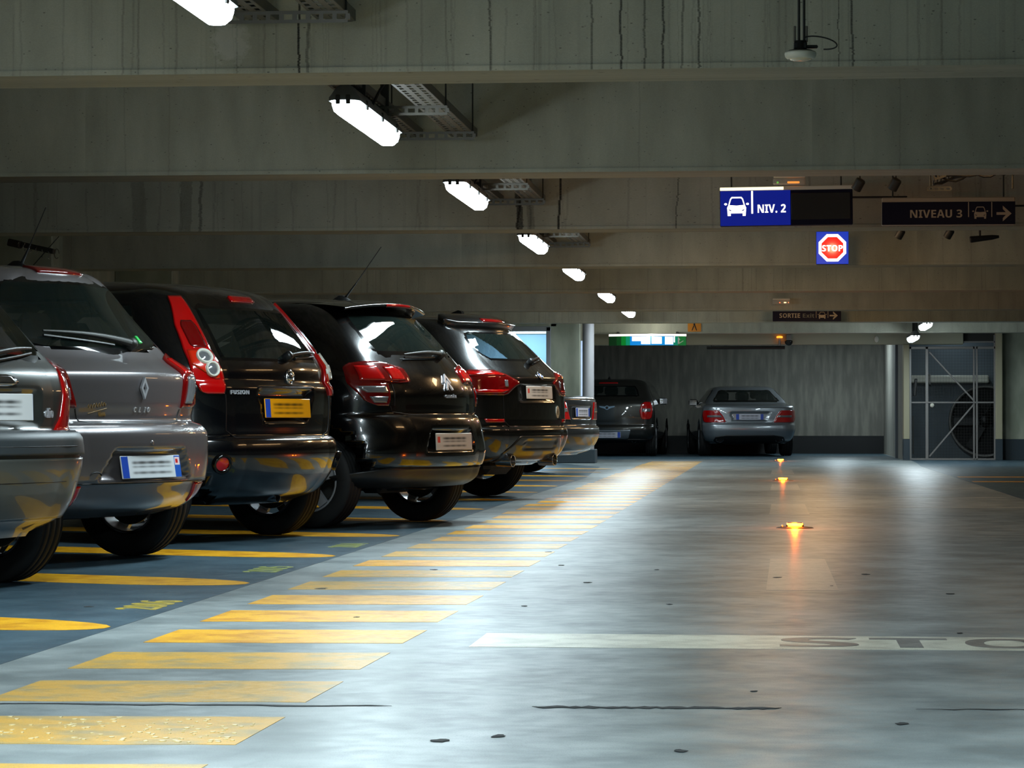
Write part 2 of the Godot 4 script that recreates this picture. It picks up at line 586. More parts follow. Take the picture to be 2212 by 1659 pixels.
# ---------- lamps ----------
# stacked outlines: [y, scale of half sizes inset]
func capsule_stack(m: MB, w: float, l: float, r: float, levels: Array) -> void:
	var rows := []
	for e in levels:
		var o := rrect(w - 2 * e[1], l - 2 * e[1], maxf(r - e[1], 0.01), 6)
		var row := []
		for p in o: row.append(Vector3(p.x, e[0], -p.y))
		row.append(row[0])
		rows.append(row)
	m.grid(rows)
	var top: Array = rows[-1].slice(0, rows[-1].size() - 1)
	m.face(top)
	var bot: Array = rows[0].slice(0, rows[0].size() - 1)
	bot.reverse()
	m.face(bot)

func ceiling_lamp(x: float, y: float, z: float, label: String, energy: float, straps: bool, warm := false) -> Node3D:
	var t := thing("ceiling_lamp", label, "lamp", Vector3(x, y, z), 0.0, "fluorescent lamps in rows along the lane")
	var w := 0.145
	var l := 1.64
	var d := MB.new()
	capsule_stack(d, w - 0.01, l - 0.01, 0.06, [[0.0, 0.035], [0.006, 0.028], [0.02, 0.012], [0.045, 0.004], [0.075, 0.0]])
	put("diffuser", d, (M.warm_lens if energy > 1.0 else M.warm_dim) if warm else M.lens if energy > 1.0 else M.dim_lens, t)
	var h := MB.new()
	capsule_stack(h, w + 0.012, l + 0.012, 0.065, [[0.068, 0.0], [0.085, 0.0], [0.10, 0.012], [0.135, 0.035], [0.15, 0.06]])
	put("housing", h, M.housing, t)
	for sg in [-1.0, 1.0]:
		for k in 3:
			put("clip", MB.new().box(Vector3(sg * (w / 2 + 0.006), 0.07, -0.55 + 0.55 * k), Vector3(0.012, 0.045, 0.035), 0.003), M.zinc_dark, t)
		for k in 2:
			put("clip", MB.new().box(Vector3(-0.025 + 0.05 * k, 0.07, sg * (l / 2 + 0.004)), Vector3(0.022, 0.045, 0.012), 0.003), M.zinc_dark, t)
	if straps:
		for k in [-0.42, 0.42]:
			put("hanger", MB.new().box(Vector3(0.03, 0.43, k), Vector3(0.045, 0.60, 0.02), 0.002), M.zinc_dark, t)
	var a := AreaLight3D.new()
	a.name = "tube_light"
	a.area_size = Vector2(w - 0.04, l - 0.05)
	a.light_color = Color(1.0, 0.80, 0.56) if warm else Color(0.88, 0.97, 1.0)
	a.light_energy = energy
	a.shadow_enabled = true
	a.area_range = 60.0
	a.area_attenuation = 2.0
	t.add_child(a)
	a.rotation.x = -PI / 2
	a.position.y = -0.012
	return t

# ---------- cable trays: slotted floor strips, side lips, slotted cross channels ----------
func slotted(m: MB, a: Vector3, b: Vector3, side: Vector3, wd: float, n: int, th := 0.003) -> void:
	var d := (b - a).normalized()
	var l := (b - a).length()
	var up := d.cross(side).normalized()
	var bs := Basis(d, side, up)
	for s in [-1.0, 1.0]: m.box((a + b) / 2 + side * s * wd * 0.36, Vector3(l, wd * 0.28, th), 0.0, bs)
	for k in n + 1: m.box(a + d * (l * k / n), Vector3(l / n * 0.34, wd * 0.46, th * 0.9), 0.0, bs)
func tray_run(name_: String, m_: Material, x: float, y: float, w: float, z0: float, z1: float, parent: Node) -> void:
	var m := MB.new()
	var n := int(absf(z1 - z0) / 0.10)
	for k in 3: slotted(m, Vector3(x - w / 2 + w * (k + 0.5) / 3, y, z0), Vector3(x - w / 2 + w * (k + 0.5) / 3, y, z1), Vector3.RIGHT, w / 3, n)
	for s in [-1.0, 1.0]:
		m.box(Vector3(x + s * w / 2, y + 0.022, (z0 + z1) / 2), Vector3(0.004, 0.045, absf(z1 - z0)))
	put(name_, m, m_, parent)
func cable_tray(z0: float, z1: float, label: String) -> void:
	var t := thing("cable_tray", label, "cable tray", Vector3(-2.0, 2.37, 0), 0.0, "slotted cable trays above the lamp row")
	tray_run("tray", M.zinc, -0.12, 0.0, 0.15, z0, z1, t)
	tray_run("tray", M.zinc, 0.20, 0.0, 0.15, z0, z1, t)
	for z in [lerpf(z0, z1, 0.62), z1 + 0.30]:
		var c := MB.new()
		slotted(c, Vector3(-0.2, -0.025, z), Vector3(0.29, -0.025, z), Vector3.UP, 0.05, 9)
		c.box(Vector3(0.045, -0.003, z - 0.02), Vector3(0.49, 0.003, 0.04))
		put("cross_channel", c, M.zinc, t)
		for x in [-0.19, 0.28]: put("rod", MB.new().tube([Vector3(x, -0.03, z - 0.015), Vector3(x, 0.53, z - 0.015)], 0.005, -1, 6), M.zinc_dark, t)
	var cb := MB.new()
	for k in 3:
		var path := []
		for j in 9: path.append(Vector3(-0.15 + 0.03 * k + 0.006 * sin(j * 1.7 + k), 0.012 + 0.004 * sin(j * 2.0 + k), lerpf(z0, z1, j / 8.0)))
		cb.tube(path, 0.008, -1, 6)
	put("cable", cb, M.rubber, t)
	var lp := []
	for j in 9: lp.append(Vector3(0.05 + 0.10 * sin(j * 0.5), 0.36 - 0.05 * j + 0.02 * sin(j * 1.3), lerpf(z0, z1, 0.45) - 0.02 * j))
	put("cable", MB.new().tube(lp, 0.008, -1, 6), M.rubber, t)

# ---------- cars ----------
func mirror(rows: Array) -> Array:
	return rows.map(func(r): return [r[0], -r[2], -r[1]])
func sym(rows: Array) -> Array:   # [y, half width] -> both edges
	return rows.map(func(r): return [r[0], -r[1], r[1]])

func wheel(parent: Node, p: Vector3, r: float, w: float, out: float, style: int) -> void:
	var xf := Transform3D(Basis(Vector3(0, 0, -1), Vector3(out, 0, 0), Vector3(0, -out, 0)), p)
	if out < 0: xf = Transform3D(Basis(Vector3(0, 0, 1), Vector3(-1, 0, 0), Vector3(0, -1, 0)), p)
	var h := w / 2
	var prof := [[r * 0.64, -h * 0.8], [r * 0.70, -h * 0.96], [r * 0.82, -h], [r * 0.93, -h * 0.93], [r * 0.975, -h * 0.8]]
	for k in [-0.62, -0.22, 0.22, 0.62]:
		prof.append_array([[r * 0.995, h * (k - 0.09)], [r * 0.972, h * (k - 0.06)], [r * 0.972, h * (k + 0.06)], [r * 0.995, h * (k + 0.09)]])
	prof.append_array([[r * 0.975, h * 0.8], [r * 0.93, h * 0.93], [r * 0.82, h], [r * 0.70, h * 0.96], [r * 0.64, h * 0.8], [r * 0.62, 0.0], [r * 0.64, -h * 0.8]])
	var tyre := put("wheel", MB.new().lathe(prof, 48, xf), M.rubber, parent)
	var m := MB.new()
	m.lathe([[r * 0.60, -h * 0.7], [r * 0.61, h * 0.6], [r * 0.655, h * 0.80], [r * 0.66, h * 0.88], [r * 0.62, h * 0.86], [r * 0.58, h * 0.6], [r * 0.57, -h * 0.6]], 40, xf)
	var n := 7 if style == 1 else 5
	for k in n:
		var a := TAU * k / n + 0.3
		var q := PackedVector2Array([Vector2(r * 0.08, -r * 0.075), Vector2(r * 0.60, -r * 0.105), Vector2(r * 0.60, r * 0.105), Vector2(r * 0.08, r * 0.075)])
		# spokes lie in the wheel plane; the lathe axis is local Y
		var b := Basis(Vector3(cos(a), 0, -sin(a)), Vector3(-sin(a), 0, -cos(a)), Vector3(0, 1, 0))
		m.prism(q, 0.03, xf * Transform3D(b, Vector3(0, h * 0.62, 0)))
	m.lathe([[0.001, h * 0.5], [r * 0.17, h * 0.5], [r * 0.17, h * 0.78], [r * 0.13, h * 0.86], [0.001, h * 0.88]], 24, xf)
	put("rim", m, M.alloy, tyre)
	put("brake", MB.new().lathe([[0.001, -h * 0.3], [r * 0.46, -h * 0.3], [r * 0.46, -h * 0.15], [0.001, -h * 0.15]], 28, xf), M.zinc_dark, tyre)

func plate(s: Hull, t: Node3D, y: float, k: int, tilt := 0.0, off := 0.012, x := 0.0) -> void:
	var f := s.frame("r", x, y, 1.0, off)
	f.basis = Basis(Vector3.RIGHT, -tilt) 
	var m := MB.new().box(Vector3(0, 0, 0), Vector3(0.52, 0.112, 0.008), 0.003)
	for i in m.U.size(): m.U[i] = Vector2(0.5, 0.02)
	m.face([Vector3(-0.257, -0.053, 0.0045), Vector3(0.257, -0.053, 0.0045), Vector3(0.257, 0.053, 0.0045), Vector3(-0.257, 0.053, 0.0045)], [Vector2(0, 1), Vector2(1, 1), Vector2(1, 0), Vector2(0, 0)])
	put("licence_plate", m, M.plates[k], t).transform = f

func seam(s: Hull, t: Node3D, pts: Array, r := 0.004, n := "panel_gap", both := true, off := 0.0) -> void:
	for sg in ([-1.0, 1.0] if both else [1.0]):
		var path := []
		for i in pts.size() - 1:
			for k in 6:
				var p: Vector2 = Vector2(pts[i][0], pts[i][1]).lerp(Vector2(pts[i + 1][0], pts[i + 1][1]), k / 6.0)
				path.append(s.frame("r", p.x * sg, p.y, 1.0, off).origin)
		path.append(s.frame("r", pts[-1][0] * sg, pts[-1][1], 1.0, off).origin)
		put(n, MB.new().tube(path, r, -1, 6), M.black, t)

func windows(s: Hull, t: Node3D, n: String, kind: String, rows: Array, bw: float, sides := [1.0]) -> void:
	for sg in sides:
		var w := s.window(kind, rows, bw, sg)
		var ring := put(n, w[0], M.trim, t)
		put("pane", w[1], M.glass, ring)

func cabin(t: Node3D, zr: float, y0: float, hw: float, roof: float) -> void:
	var seat := func(n: String, x: float, w: float, z: float, h: float):
		var m := MB.new().box(Vector3(x, y0 + h / 2 - 0.35, z), Vector3(w, h + 0.3, 0.14), 0.05, Basis(Vector3.RIGHT, 0.2))
		var o := put(n, m, M.seat, t)
		put("headrest", MB.new().box(Vector3(x, y0 + h + 0.0, z - 0.12 + 0.16), Vector3(w * 0.5 if w < 0.6 else 0.26, 0.17, 0.09), 0.035, Basis(Vector3.RIGHT, 0.15)), M.seat, o)
		if w > 0.6:
			put("headrest", MB.new().box(Vector3(x - 0.38, y0 + h, z + 0.04), Vector3(0.24, 0.17, 0.09), 0.035), M.seat, o)
			put("headrest", MB.new().box(Vector3(x + 0.38, y0 + h, z + 0.04), Vector3(0.24, 0.17, 0.09), 0.035), M.seat, o)
	seat.call("rear_seat", 0.0, hw * 1.6, zr - 0.75, 0.12)
	seat.call("front_seat", -0.36, 0.48, zr - 1.65, 0.17)
	seat.call("front_seat", 0.36, 0.48, zr - 1.65, 0.17)
	put("parcel_shelf", MB.new().box(Vector3(0, y0 - 0.10, zr - 0.42), Vector3(hw * 1.7, 0.02, 0.5), 0.005), M.cabin, t)
	put("dashboard", MB.new().box(Vector3(0, y0 - 0.14, zr - 2.55), Vector3(hw * 1.7, 0.22, 0.4), 0.06), M.cabin, t)
	put("cabin_floor", MB.new().box(Vector3(0, 0.42, zr - 1.7), Vector3(hw * 1.7, 0.05, 2.2)), M.cabin, t)

func wiper(s: Hull, t: Node3D, piv: Array, tip: Array, m: Material, arm_w := 0.018) -> void:
	var p := s.frame("r", piv[0], piv[1], 1.0, 0.03).origin
	var q := s.frame("r", tip[0], tip[1], 1.0, 0.026).origin
	var pts := []
	for k in 9:
		var v := p.lerp(q, k / 8.0)
		v += Vector3(0, 0.012 * sin(PI * k / 8.0), 0.03 * sin(PI * k / 8.0) * 0.8)
		pts.append(v)
	var o := put("wiper", MB.new().tube(pts, arm_w, 0.006, 8), m, t)
	put("pivot_cap", MB.new().lathe([[0.001, -0.03], [0.028, -0.03], [0.028, 0.012], [0.018, 0.022], [0.001, 0.024]], 16, s.frame("r", piv[0], piv[1], 1.0, 0.03) * Transform3D(Basis(Vector3.RIGHT, PI / 2), Vector3.ZERO)), m, o)
	var b := []
	for k in 7: b.append(s.frame("r", lerpf(lerpf(piv[0], tip[0], 0.25), tip[0], k / 6.0), lerpf(lerpf(piv[1], tip[1], 0.25), tip[1], k / 6.0) - 0.012, 1.0, 0.012).origin)
	put("blade", MB.new().tube(b, 0.007, -1, 6), M.black, o)

func car(label: String, at: Vector3, deg: float, K: Array, o: Dictionary) -> Array:
	var t := thing("car", label, "car", at, deg_to_rad(deg), "")
	var s := Hull.new()
	s.setup(K)
	s.bow = o.get("bow", 0.1)
	s.ov = o.ov; s.wb = o.wb; s.tr = o.tr
	s.dents = o.get("dents", [])
	windows(s, t, "rear_window", "r", o.glass, o.get("bw", 0.06))
	for w in o.side: windows(s, t, "side_window", "s", w, 0.035, [-1.0, 1.0])
	if o.has("front"): windows(s, t, "windscreen", "f", o.front, 0.05)
	put("body", s.body(), o.paint, t)
	put("underbody", MB.new().box(Vector3(0, o.get("sill", 0.24) + 0.06, -(o.ov + o.wb / 2)), Vector3(o.track * 0.80, 0.06, o.wb + o.ov * 0.9), 0.02), M.plastic, t)
	put("silencer", MB.new().box(Vector3(-0.25, 0.29, -0.40), Vector3(0.5, 0.13, 0.2), 0.05), M.plastic, t)
	put("rear_axle", MB.new().tube([Vector3(-o.track / 2 + 0.1, o.tr, -o.ov), Vector3(o.track / 2 - 0.1, o.tr, -o.ov)], 0.035), M.plastic, t)
	for z in [-o.ov, -o.ov - o.wb]:
		for sg in [-1.0, 1.0]: wheel(t, Vector3(sg * o.track / 2, o.tr, z), o.tr, o.tw, sg, o.get("rim", 0))
	if o.has("front"): cabin(t, o.cab[0], o.cab[1], o.cab[2], 0)
	for sg in [-1.0, 1.0]:
		var y: float = o.mir[0]
		var p := s.side(o.mir[1], y, sg)
		var mr := put("door_mirror", MB.new().box(p + Vector3(sg * 0.08, 0.03, 0), Vector3(0.18, 0.13, 0.10), 0.035), o.get("mirror", o.paint), t)
		put("mirror_glass", MB.new().box(p + Vector3(sg * 0.09, 0.03, 0.05), Vector3(0.14, 0.10, 0.004), 0.0), M.chrome, mr)
	for l in o.get("lamps", []):   # [rows of the right-hand lamp, material, offset, sub-lamps]
		for sg in [-1.0, 1.0]:
			var lamp := put("tail_light", s.patch("r", l[0] if sg > 0 else mirror(l[0]), l[2], 1.0, 12), l[1], t)
			for c in l[3]:
				put(c[2], s.patch("r", c[0] if sg > 0 else mirror(c[0]), l[2] + 0.004, 1.0, 6), c[1], lamp)
	for r in o.get("reflectors", []):
		for sg in [-1.0, 1.0]: put("reflector", s.patch("r", r if sg > 0 else mirror(r), 0.006), M.red, t)
	if o.has("third"):
		put("brake_light", s.patch("r", o.third, 0.010, 1.0, 10, 0.008), M.red_dark if o.get("third_dark", false) else M.red, t)
	for g in o.get("seams", []): seam(s, t, g)
	if o.has("plate"): plate(s, t, o.plate[0], o.plate[1], o.plate[2], o.plate[3])
	return [t, s]

func mast(t: Node3D, p: Vector3, tip: Vector3) -> void:
	var m := MB.new()
	m.lathe([[0.03, 0.0], [0.028, 0.012], [0.016, 0.03], [0.008, 0.042]], 14, Transform3D(Basis.from_scale(Vector3(1, 1, 2.6)), p + Vector3(0, -0.008, -0.03)))
	var a := put("antenna", m, M.black, t)
	var m2 := MB.new()
	m2.tube([p + Vector3(0, 0.015, 0), p.lerp(tip, 0.3) + Vector3(0, 0.006, 0)], 0.009, 0.0045, 8)
	m2.tube([p.lerp(tip, 0.3) + Vector3(0, 0.006, 0), tip], 0.0032, 0.0026, 6)
	put("mast", m2, M.black, a)

# front end and roof are shared shapes: y, rear z, half width, corner, front z
func build_cars() -> void:
	var paint_grey := mat(Color(0.36, 0.34, 0.345), 0.34, 0.5, 1.0)
	var paint_olive := mat(Color(0.215, 0.22, 0.21), 0.34, 0.5, 1.0)
	var paint_navy := mat(Color(0.006, 0.008, 0.018), 0.2, 0.1, 1.0)
	var paint_black := mat(Color(0.012, 0.012, 0.013), 0.2, 0.2, 1.0)
	var paint_brown := mat(Color(0.045, 0.043, 0.042), 0.25, 0.4, 1.0)
	var paint_silver := mat(Color(0.52, 0.54, 0.56), 0.3, 0.6, 1.0)
	var paint_dark := mat(Color(0.15, 0.15, 0.16), 0.28, 0.5, 1.0)
	var paint_mini := mat(Color(0.15, 0.142, 0.125), 0.3, 0.4, 1.0)
	var bumper_grey := mat(Color(0.16, 0.18, 0.19), 0.5)
	# --- nearest car, mostly cut by the frame
	var K := [[0.22, -0.18, 0.68, 0.32, -3.72], [0.3, -0.08, 0.76, 0.34, -3.76], [0.42, -0.025, 0.8, 0.36, -3.77], [0.55, 0, 0.815, 0.36, -3.75], [0.635, -0.01, 0.815, 0.36, -3.73], [0.655, -0.04, 0.812, 0.35, -3.72], [0.67, -0.075, 0.81, 0.34, -3.7], [0.8, -0.075, 0.815, 0.32, -3.5], [0.9, -0.1, 0.8, 0.3, -3], [0.97, -0.17, 0.78, 0.29, -2.8], [1.1, -0.28, 0.73, 0.28, -2.55], [1.25, -0.4, 0.66, 0.28, -2.3], [1.34, -0.49, 0.6, 0.28, -2.15], [1.375, -0.6, 0.5, 0.28, -2.05], [1.4, -0.85, 0.36, 0.26, -1.9], [1.412, -1.15, 0.2, 0.15, -1.75], [1.417, -1.4, 0.04, -0.01, -1.6]]
	var c := car("olive grey hatchback cut off by the picture edge, nearest car of the parked row", Vector3(-3.085, 0, -11.05), 69.0, K, {
		"bow": 0.18, "ov": 0.58, "wb": 2.47, "tr": 0.288, "track": 1.42, "tw": 0.185, "paint": paint_olive, "cab": [-0.25, 0.98, 0.72], "mir": [0.97, -2.3],
		"glass": sym([[0.945, 0.48], [0.96, 0.54], [1.02, 0.61], [1.11, 0.61], [1.22, 0.57], [1.30, 0.51], [1.34, 0.40]]), "bw": 0.05,
		"side": [[[0.97, -2.3, -0.45], [1.10, -2.15, -0.52], [1.28, -1.95, -0.65]]], "front": sym([[0.98, 0.68], [1.2, 0.6], [1.34, 0.5]]),
		"dents": [[sym([[0.69, 0.33], [0.70, 0.36], [0.83, 0.35], [0.845, 0.32]]), 0.022, 0.02]],
		"lamps": [[[[0.662, 0.474, 0.66], [0.72, 0.535, 0.78], [0.80, 0.565, 0.84], [0.87, 0.585, 0.82], [0.91, 0.60, 0.78], [0.93, 0.63, 0.74]], M.red, 0.008, [[[[0.80, 0.66, 0.78], [0.85, 0.66, 0.77]], M.clear, "clear_lens"]]]],
		"plate": [0.765, 0, 0.03, 0.016], "seams": [[[0.0, 0.662], [0.42, 0.662]]]})
	var t: Node3D = c[0]
	var s: Hull = c[1]
	put("bumper", s.patch("r", sym([[0.565, 1.35], [0.575, 1.36], [0.64, 1.36], [0.655, 1.35]]), 0.016, 1.0, 60), bumper_grey, t)
	put("bumper", s.patch("r", sym([[0.30, 1.18], [0.32, 1.2], [0.545, 1.2], [0.552, 1.19]]), 0.008, 1.0, 60), mat(Color(0.27, 0.275, 0.26), 0.38, 0.3, 0.6), t)
	seam(s, t, [[0.0, 0.455], [0.7, 0.455]], 0.002, "panel_gap", true, 0.008)
	seam(s, t, [[0.0, 0.60], [0.8, 0.60]], 0.002, "panel_gap", true, 0.016)
	put_text("lettering", "clio", 0.042, 0.085, s.frame("r", 0.435, 0.742, 1.0, 0.002), M.letters, t, 0.006)
	put("grip", s.patch("r", sym([[0.850, 0.10], [0.856, 0.16], [0.885, 0.13], [0.893, 0.08]]), 0.02), M.chrome, t)
	wiper(s, t, [-0.05, 0.945], [0.46, 1.00], M.plastic, 0.016)
	# --- brown-grey hatchback
	K = [[0.235, -0.22, 0.68, 0.32, -3.9], [0.27, -0.12, 0.76, 0.34, -3.95], [0.34, -0.05, 0.82, 0.37, -3.98], [0.4, -0.025, 0.845, 0.38, -3.98], [0.41, -0.012, 0.85, 0.38, -3.98], [0.55, 0, 0.855, 0.38, -3.97], [0.64, -0.005, 0.855, 0.37, -3.95], [0.665, -0.02, 0.855, 0.37, -3.93], [0.69, -0.05, 0.852, 0.36, -3.9], [0.7, -0.09, 0.85, 0.35, -3.86], [0.72, -0.105, 0.85, 0.35, -3.8], [0.8, -0.09, 0.85, 0.35, -3.6], [0.9, -0.09, 0.848, 0.34, -3.2], [0.94, -0.1, 0.845, 0.33, -3.05], [0.95, -0.112, 0.842, 0.33, -3], [0.98, -0.16, 0.835, 0.32, -2.95], [1.02, -0.225, 0.82, 0.3, -2.9], [1.1, -0.3, 0.785, 0.28, -2.75], [1.25, -0.42, 0.7, 0.27, -2.45], [1.38, -0.5, 0.61, 0.27, -2.2], [1.42, -0.525, 0.57, 0.27, -2.12], [1.45, -0.555, 0.51, 0.26, -2.04], [1.475, -0.66, 0.42, 0.15, -1.95], [1.49, -1, 0.28, 0.12, -1.85], [1.498, -1.25, 0.16, 0.08, -1.75], [1.502, -1.5, 0.04, 0.02, -1.65]]
	c = car("brown-grey hatchback with a green sticker on its rear window, second of the parked row", Vector3(-3.017, 0, -13.389), 69.3, K, {
		"bow": 0.2, "ov": 0.62, "wb": 2.575, "tr": 0.305, "track": 1.47, "tw": 0.195, "paint": paint_grey, "cab": [-0.28, 1.06, 0.76], "mir": [1.03, -2.4],
		"glass": sym([[1.018, 0.05], [1.035, 0.20], [1.05, 0.36], [1.068, 0.52], [1.09, 0.63], [1.13, 0.66], [1.20, 0.64], [1.28, 0.60], [1.36, 0.54], [1.405, 0.46], [1.432, 0.30]]), "bw": 0.06,
		"side": [[[1.04, -2.45, -0.62], [1.15, -2.3, -0.70], [1.35, -2.05, -0.85]]], "front": sym([[1.06, 0.68], [1.25, 0.6], [1.40, 0.5]]),
		"dents": [[[[0.42, -0.40, 0.40], [0.44, -0.385, 0.385], [0.555, -0.31, 0.31], [0.572, -0.28, 0.28]], 0.038, 0.018]],
		"lamps": [[[[0.772, 0.455, 0.58], [0.80, 0.465, 0.68], [0.85, 0.483, 0.82], [0.93, 0.508, 0.90], [1.0, 0.525, 0.90], [1.03, 0.55, 0.86], [1.048, 0.62, 0.78]], M.red_dark, 0.010, [[[[0.795, 0.505, 0.575], [0.85, 0.53, 0.645], [0.93, 0.55, 0.66]], M.clear, "clear_lens"], [[[0.945, 0.55, 0.70], [1.02, 0.575, 0.72]], M.red, "brake_lens"]]]],
		"reflectors": [[[0.30, 0.515, 0.53], [0.34, 0.505, 0.60], [0.395, 0.50, 0.64]]],
		"plate": [0.483, 1, 0.16, 0.02], "third": sym([[1.438, 0.19], [1.470, 0.18]]), "third_dark": true, "seams": [[[0.0, 0.695], [0.30, 0.695], [0.43, 0.705], [0.455, 0.765]], [[0.0, 0.405], [0.85, 0.405]]]})
	t = c[0]; s = c[1]
	mast(t, Vector3(0, 1.478, -0.80), Vector3(0, 1.775, -0.65))
	wiper(s, t, [0.20, 1.075], [-0.42, 1.125], M.zinc_dark, 0.02)
	var dm := MB.new()
	var f := s.frame("r", 0.03, 0.868, 1.0, 0.003)
	for q in [[[0, 0.055], [-0.032, 0], [-0.016, 0], [0, 0.028]], [[0, 0.055], [0, 0.028], [0.016, 0], [0.032, 0]], [[0, -0.055], [0, -0.028], [-0.016, 0], [-0.032, 0]], [[0, -0.055], [0.032, 0], [0.016, 0], [0, -0.028]]]: dm.prism(poly(q), 0.012, f)
	put("badge", dm, M.letters, t)
	for k in 4: put_text("lettering", "CLIO"[k], 0.026, 0.0, s.frame("r", -0.03 + 0.043 * k - (0.008 if k > 2 else 0.0), 0.762, 1.0, 0.002), M.letters, t, 0.005)
	put("sticker", s.patch("r", [[1.10, 0.385, 0.42], [1.135, 0.385, 0.42]], 0.006), mat(Color(0.10, 0.62, 0.25), 0.4), t)
	var scrawl := MB.new()
	for q in [[-0.38, 0.775, -0.26, 0.79, 7.0], [-0.37, 0.742, -0.25, 0.768, 0.0], [-0.30, 0.738, -0.25, 0.740, 5.0]]:
		scrawl.tube(range(25).map(func(k): return s.frame("r", lerpf(q[0], q[2], k / 24.0), lerpf(q[1], q[3], k / 24.0) + 0.012 * sin(k / 24.0 * TAU * q[4]) * signf(q[4]), 1.0, 0.001).origin), 0.0022, -1, 5)
	put("dealer_script", scrawl, mat(Color(0.50, 0.38, 0.18), 0.4), t)
	put("parking_sensor", MB.new().lathe([[0.0, 0.006], [0.012, 0.004], [0.013, -0.004]], 12, s.frame("r", -0.02, 0.60, 1.0) * Transform3D(Basis(Vector3.RIGHT, PI / 2), Vector3.ZERO)), paint_grey, t)
	put("tow_cap", MB.new().tube(range(9).map(func(k): return s.frame("r", -0.42 + 0.035 * cos(PI * k / 8.0), 0.445 + 0.016 * sin(PI * k / 8.0), 1.0, 0.001).origin), 0.003), M.black, t)
	# --- navy black people carrier with tall lamps
	K = [[0.22, -0.24, 0.68, 0.32, -4], [0.28, -0.12, 0.77, 0.34, -4.04], [0.34, -0.07, 0.81, 0.35, -4.06], [0.42, -0.025, 0.83, 0.36, -4.06], [0.52, 0, 0.845, 0.36, -4.05], [0.585, -0.015, 0.845, 0.36, -4.02], [0.605, -0.035, 0.843, 0.35, -4], [0.615, -0.06, 0.84, 0.34, -3.98], [0.68, -0.055, 0.84, 0.33, -3.9], [0.8, -0.05, 0.842, 0.32, -3.7], [0.9, -0.055, 0.84, 0.3, -3.4], [0.93, -0.075, 0.838, 0.3, -3.3], [1, -0.085, 0.83, 0.29, -3.1], [1.1, -0.14, 0.8, 0.28, -2.95], [1.25, -0.245, 0.74, 0.27, -2.6], [1.4, -0.365, 0.672, 0.26, -2.3], [1.45, -0.42, 0.63, 0.26, -2.2], [1.485, -0.5, 0.56, 0.14, -2.1], [1.51, -0.7, 0.44, 0.13, -2], [1.528, -1, 0.3, 0.11, -1.9], [1.54, -1.3, 0.16, 0.07, -1.8], [1.545, -1.55, 0.04, 0.02, -1.7]]
	c = car("blue-black tall hatchback with a yellow licence plate and tall upright red lamps", Vector3(-2.765, 0, -16.026), 69.6, K, {
		"bow": 0.17, "ov": 0.60, "wb": 2.6, "tr": 0.305, "track": 1.46, "tw": 0.185, "paint": paint_navy, "cab": [-0.2, 1.06, 0.76], "mir": [1.05, -2.4],
		"glass": sym([[1.025, 0.54], [1.04, 0.555], [1.1, 0.56], [1.25, 0.53], [1.36, 0.52], [1.39, 0.50]]), "bw": 0.05,
		"side": [[[1.02, -2.5, -0.50], [1.15, -2.35, -0.55], [1.39, -2.1, -0.68]]], "front": sym([[1.06, 0.68], [1.25, 0.6], [1.42, 0.5]]),
		"dents": [[[[0.695, -0.22, 0.22], [0.715, -0.25, 0.25], [0.87, -0.315, 0.315], [0.89, -0.32, 0.32]], 0.035, 0.02]],
		"lamps": [[[[0.857, 0.609, 0.72], [0.87, 0.605, 0.76], [0.943, 0.578, 0.79], [1.02, 0.598, 0.785], [1.11, 0.60, 0.765], [1.25, 0.565, 0.710], [1.38, 0.535, 0.63], [1.415, 0.53, 0.61]], M.red, 0.012, [[[[1.115, 0.625, 0.70], [1.13, 0.615, 0.715], [1.24, 0.59, 0.685], [1.27, 0.60, 0.66]], M.red_dark, "brake_lens"], [[[0.94, 0.615, 0.65], [1.02, 0.62, 0.775], [1.10, 0.615, 0.75]], M.orange, "indicator_lens"]]]],
		"plate": [0.778, 2, 0.08, 0.02], "third": sym([[1.402, 0.125], [1.433, 0.12]]), "seams": [[[0.0, 0.61], [0.50, 0.61], [0.585, 0.65], [0.592, 0.855]], [[0.0, 0.90], [0.32, 0.90]]]})
	t = c[0]; s = c[1]
	for sg in [-1.0, 1.0]:
		for e in [[0.675, 1.062, 0.050], [0.66, 0.995, 0.045]]:
			var ff := s.frame("r", sg * e[0], e[1], 1.0, 0.014)
			var b: MeshInstance3D = put("reverse_lamp", MB.new().lathe([[e[2] * 0.72, 0.0], [e[2] * 0.78, 0.012], [e[2], 0.012], [e[2] * 1.02, -0.01]], 24, ff * Transform3D(Basis(Vector3.RIGHT, PI / 2), Vector3.ZERO)), M.offwhite, t)
			put("clear_lens", MB.new().lathe([[e[2] * 0.75, 0.003], [e[2] * 0.5, 0.010], [0.0, 0.013]], 20, ff * Transform3D(Basis(Vector3.RIGHT, PI / 2), Vector3.ZERO)), M.clear, b)
		var fr := s.frame("r", sg * 0.66, 0.463, 1.0, 0.004)
		var fg := put("fog_light", MB.new().lathe([[0.062, -0.01], [0.06, 0.012], [0.048, 0.014], [0.04, 0.004]], 24, fr * Transform3D(Basis(Vector3.RIGHT, PI / 2), Vector3.ZERO)), M.trim, t)
		put("fog_lens", MB.new().lathe([[0.04, 0.004], [0.02, 0.009], [0.0, 0.010]], 20, fr * Transform3D(Basis(Vector3.RIGHT, PI / 2), Vector3.ZERO)), M.red, fg)
	f = s.frame("r", 0.04, 0.958, 1.0, 0.004)
	var rg := MB.new().lathe([[0.033, 0.0], [0.036, 0.010], [0.043, 0.010], [0.046, 0.0]], 28, f * Transform3D(Basis(Vector3.RIGHT, PI / 2), Vector3.ZERO))
	rg.lathe([[0.026, 0.004], [0.018, 0.014], [0.0, 0.018]], 20, f * Transform3D(Basis(Vector3.RIGHT, PI / 2), Vector3.ZERO))
	put("badge", rg, M.chrome, t)
	put_text("lettering", "FUSION", 0.024, 0.15, s.frame("r", -0.47, 0.868, 1.0, 0.002), M.letters, t, 0.005)
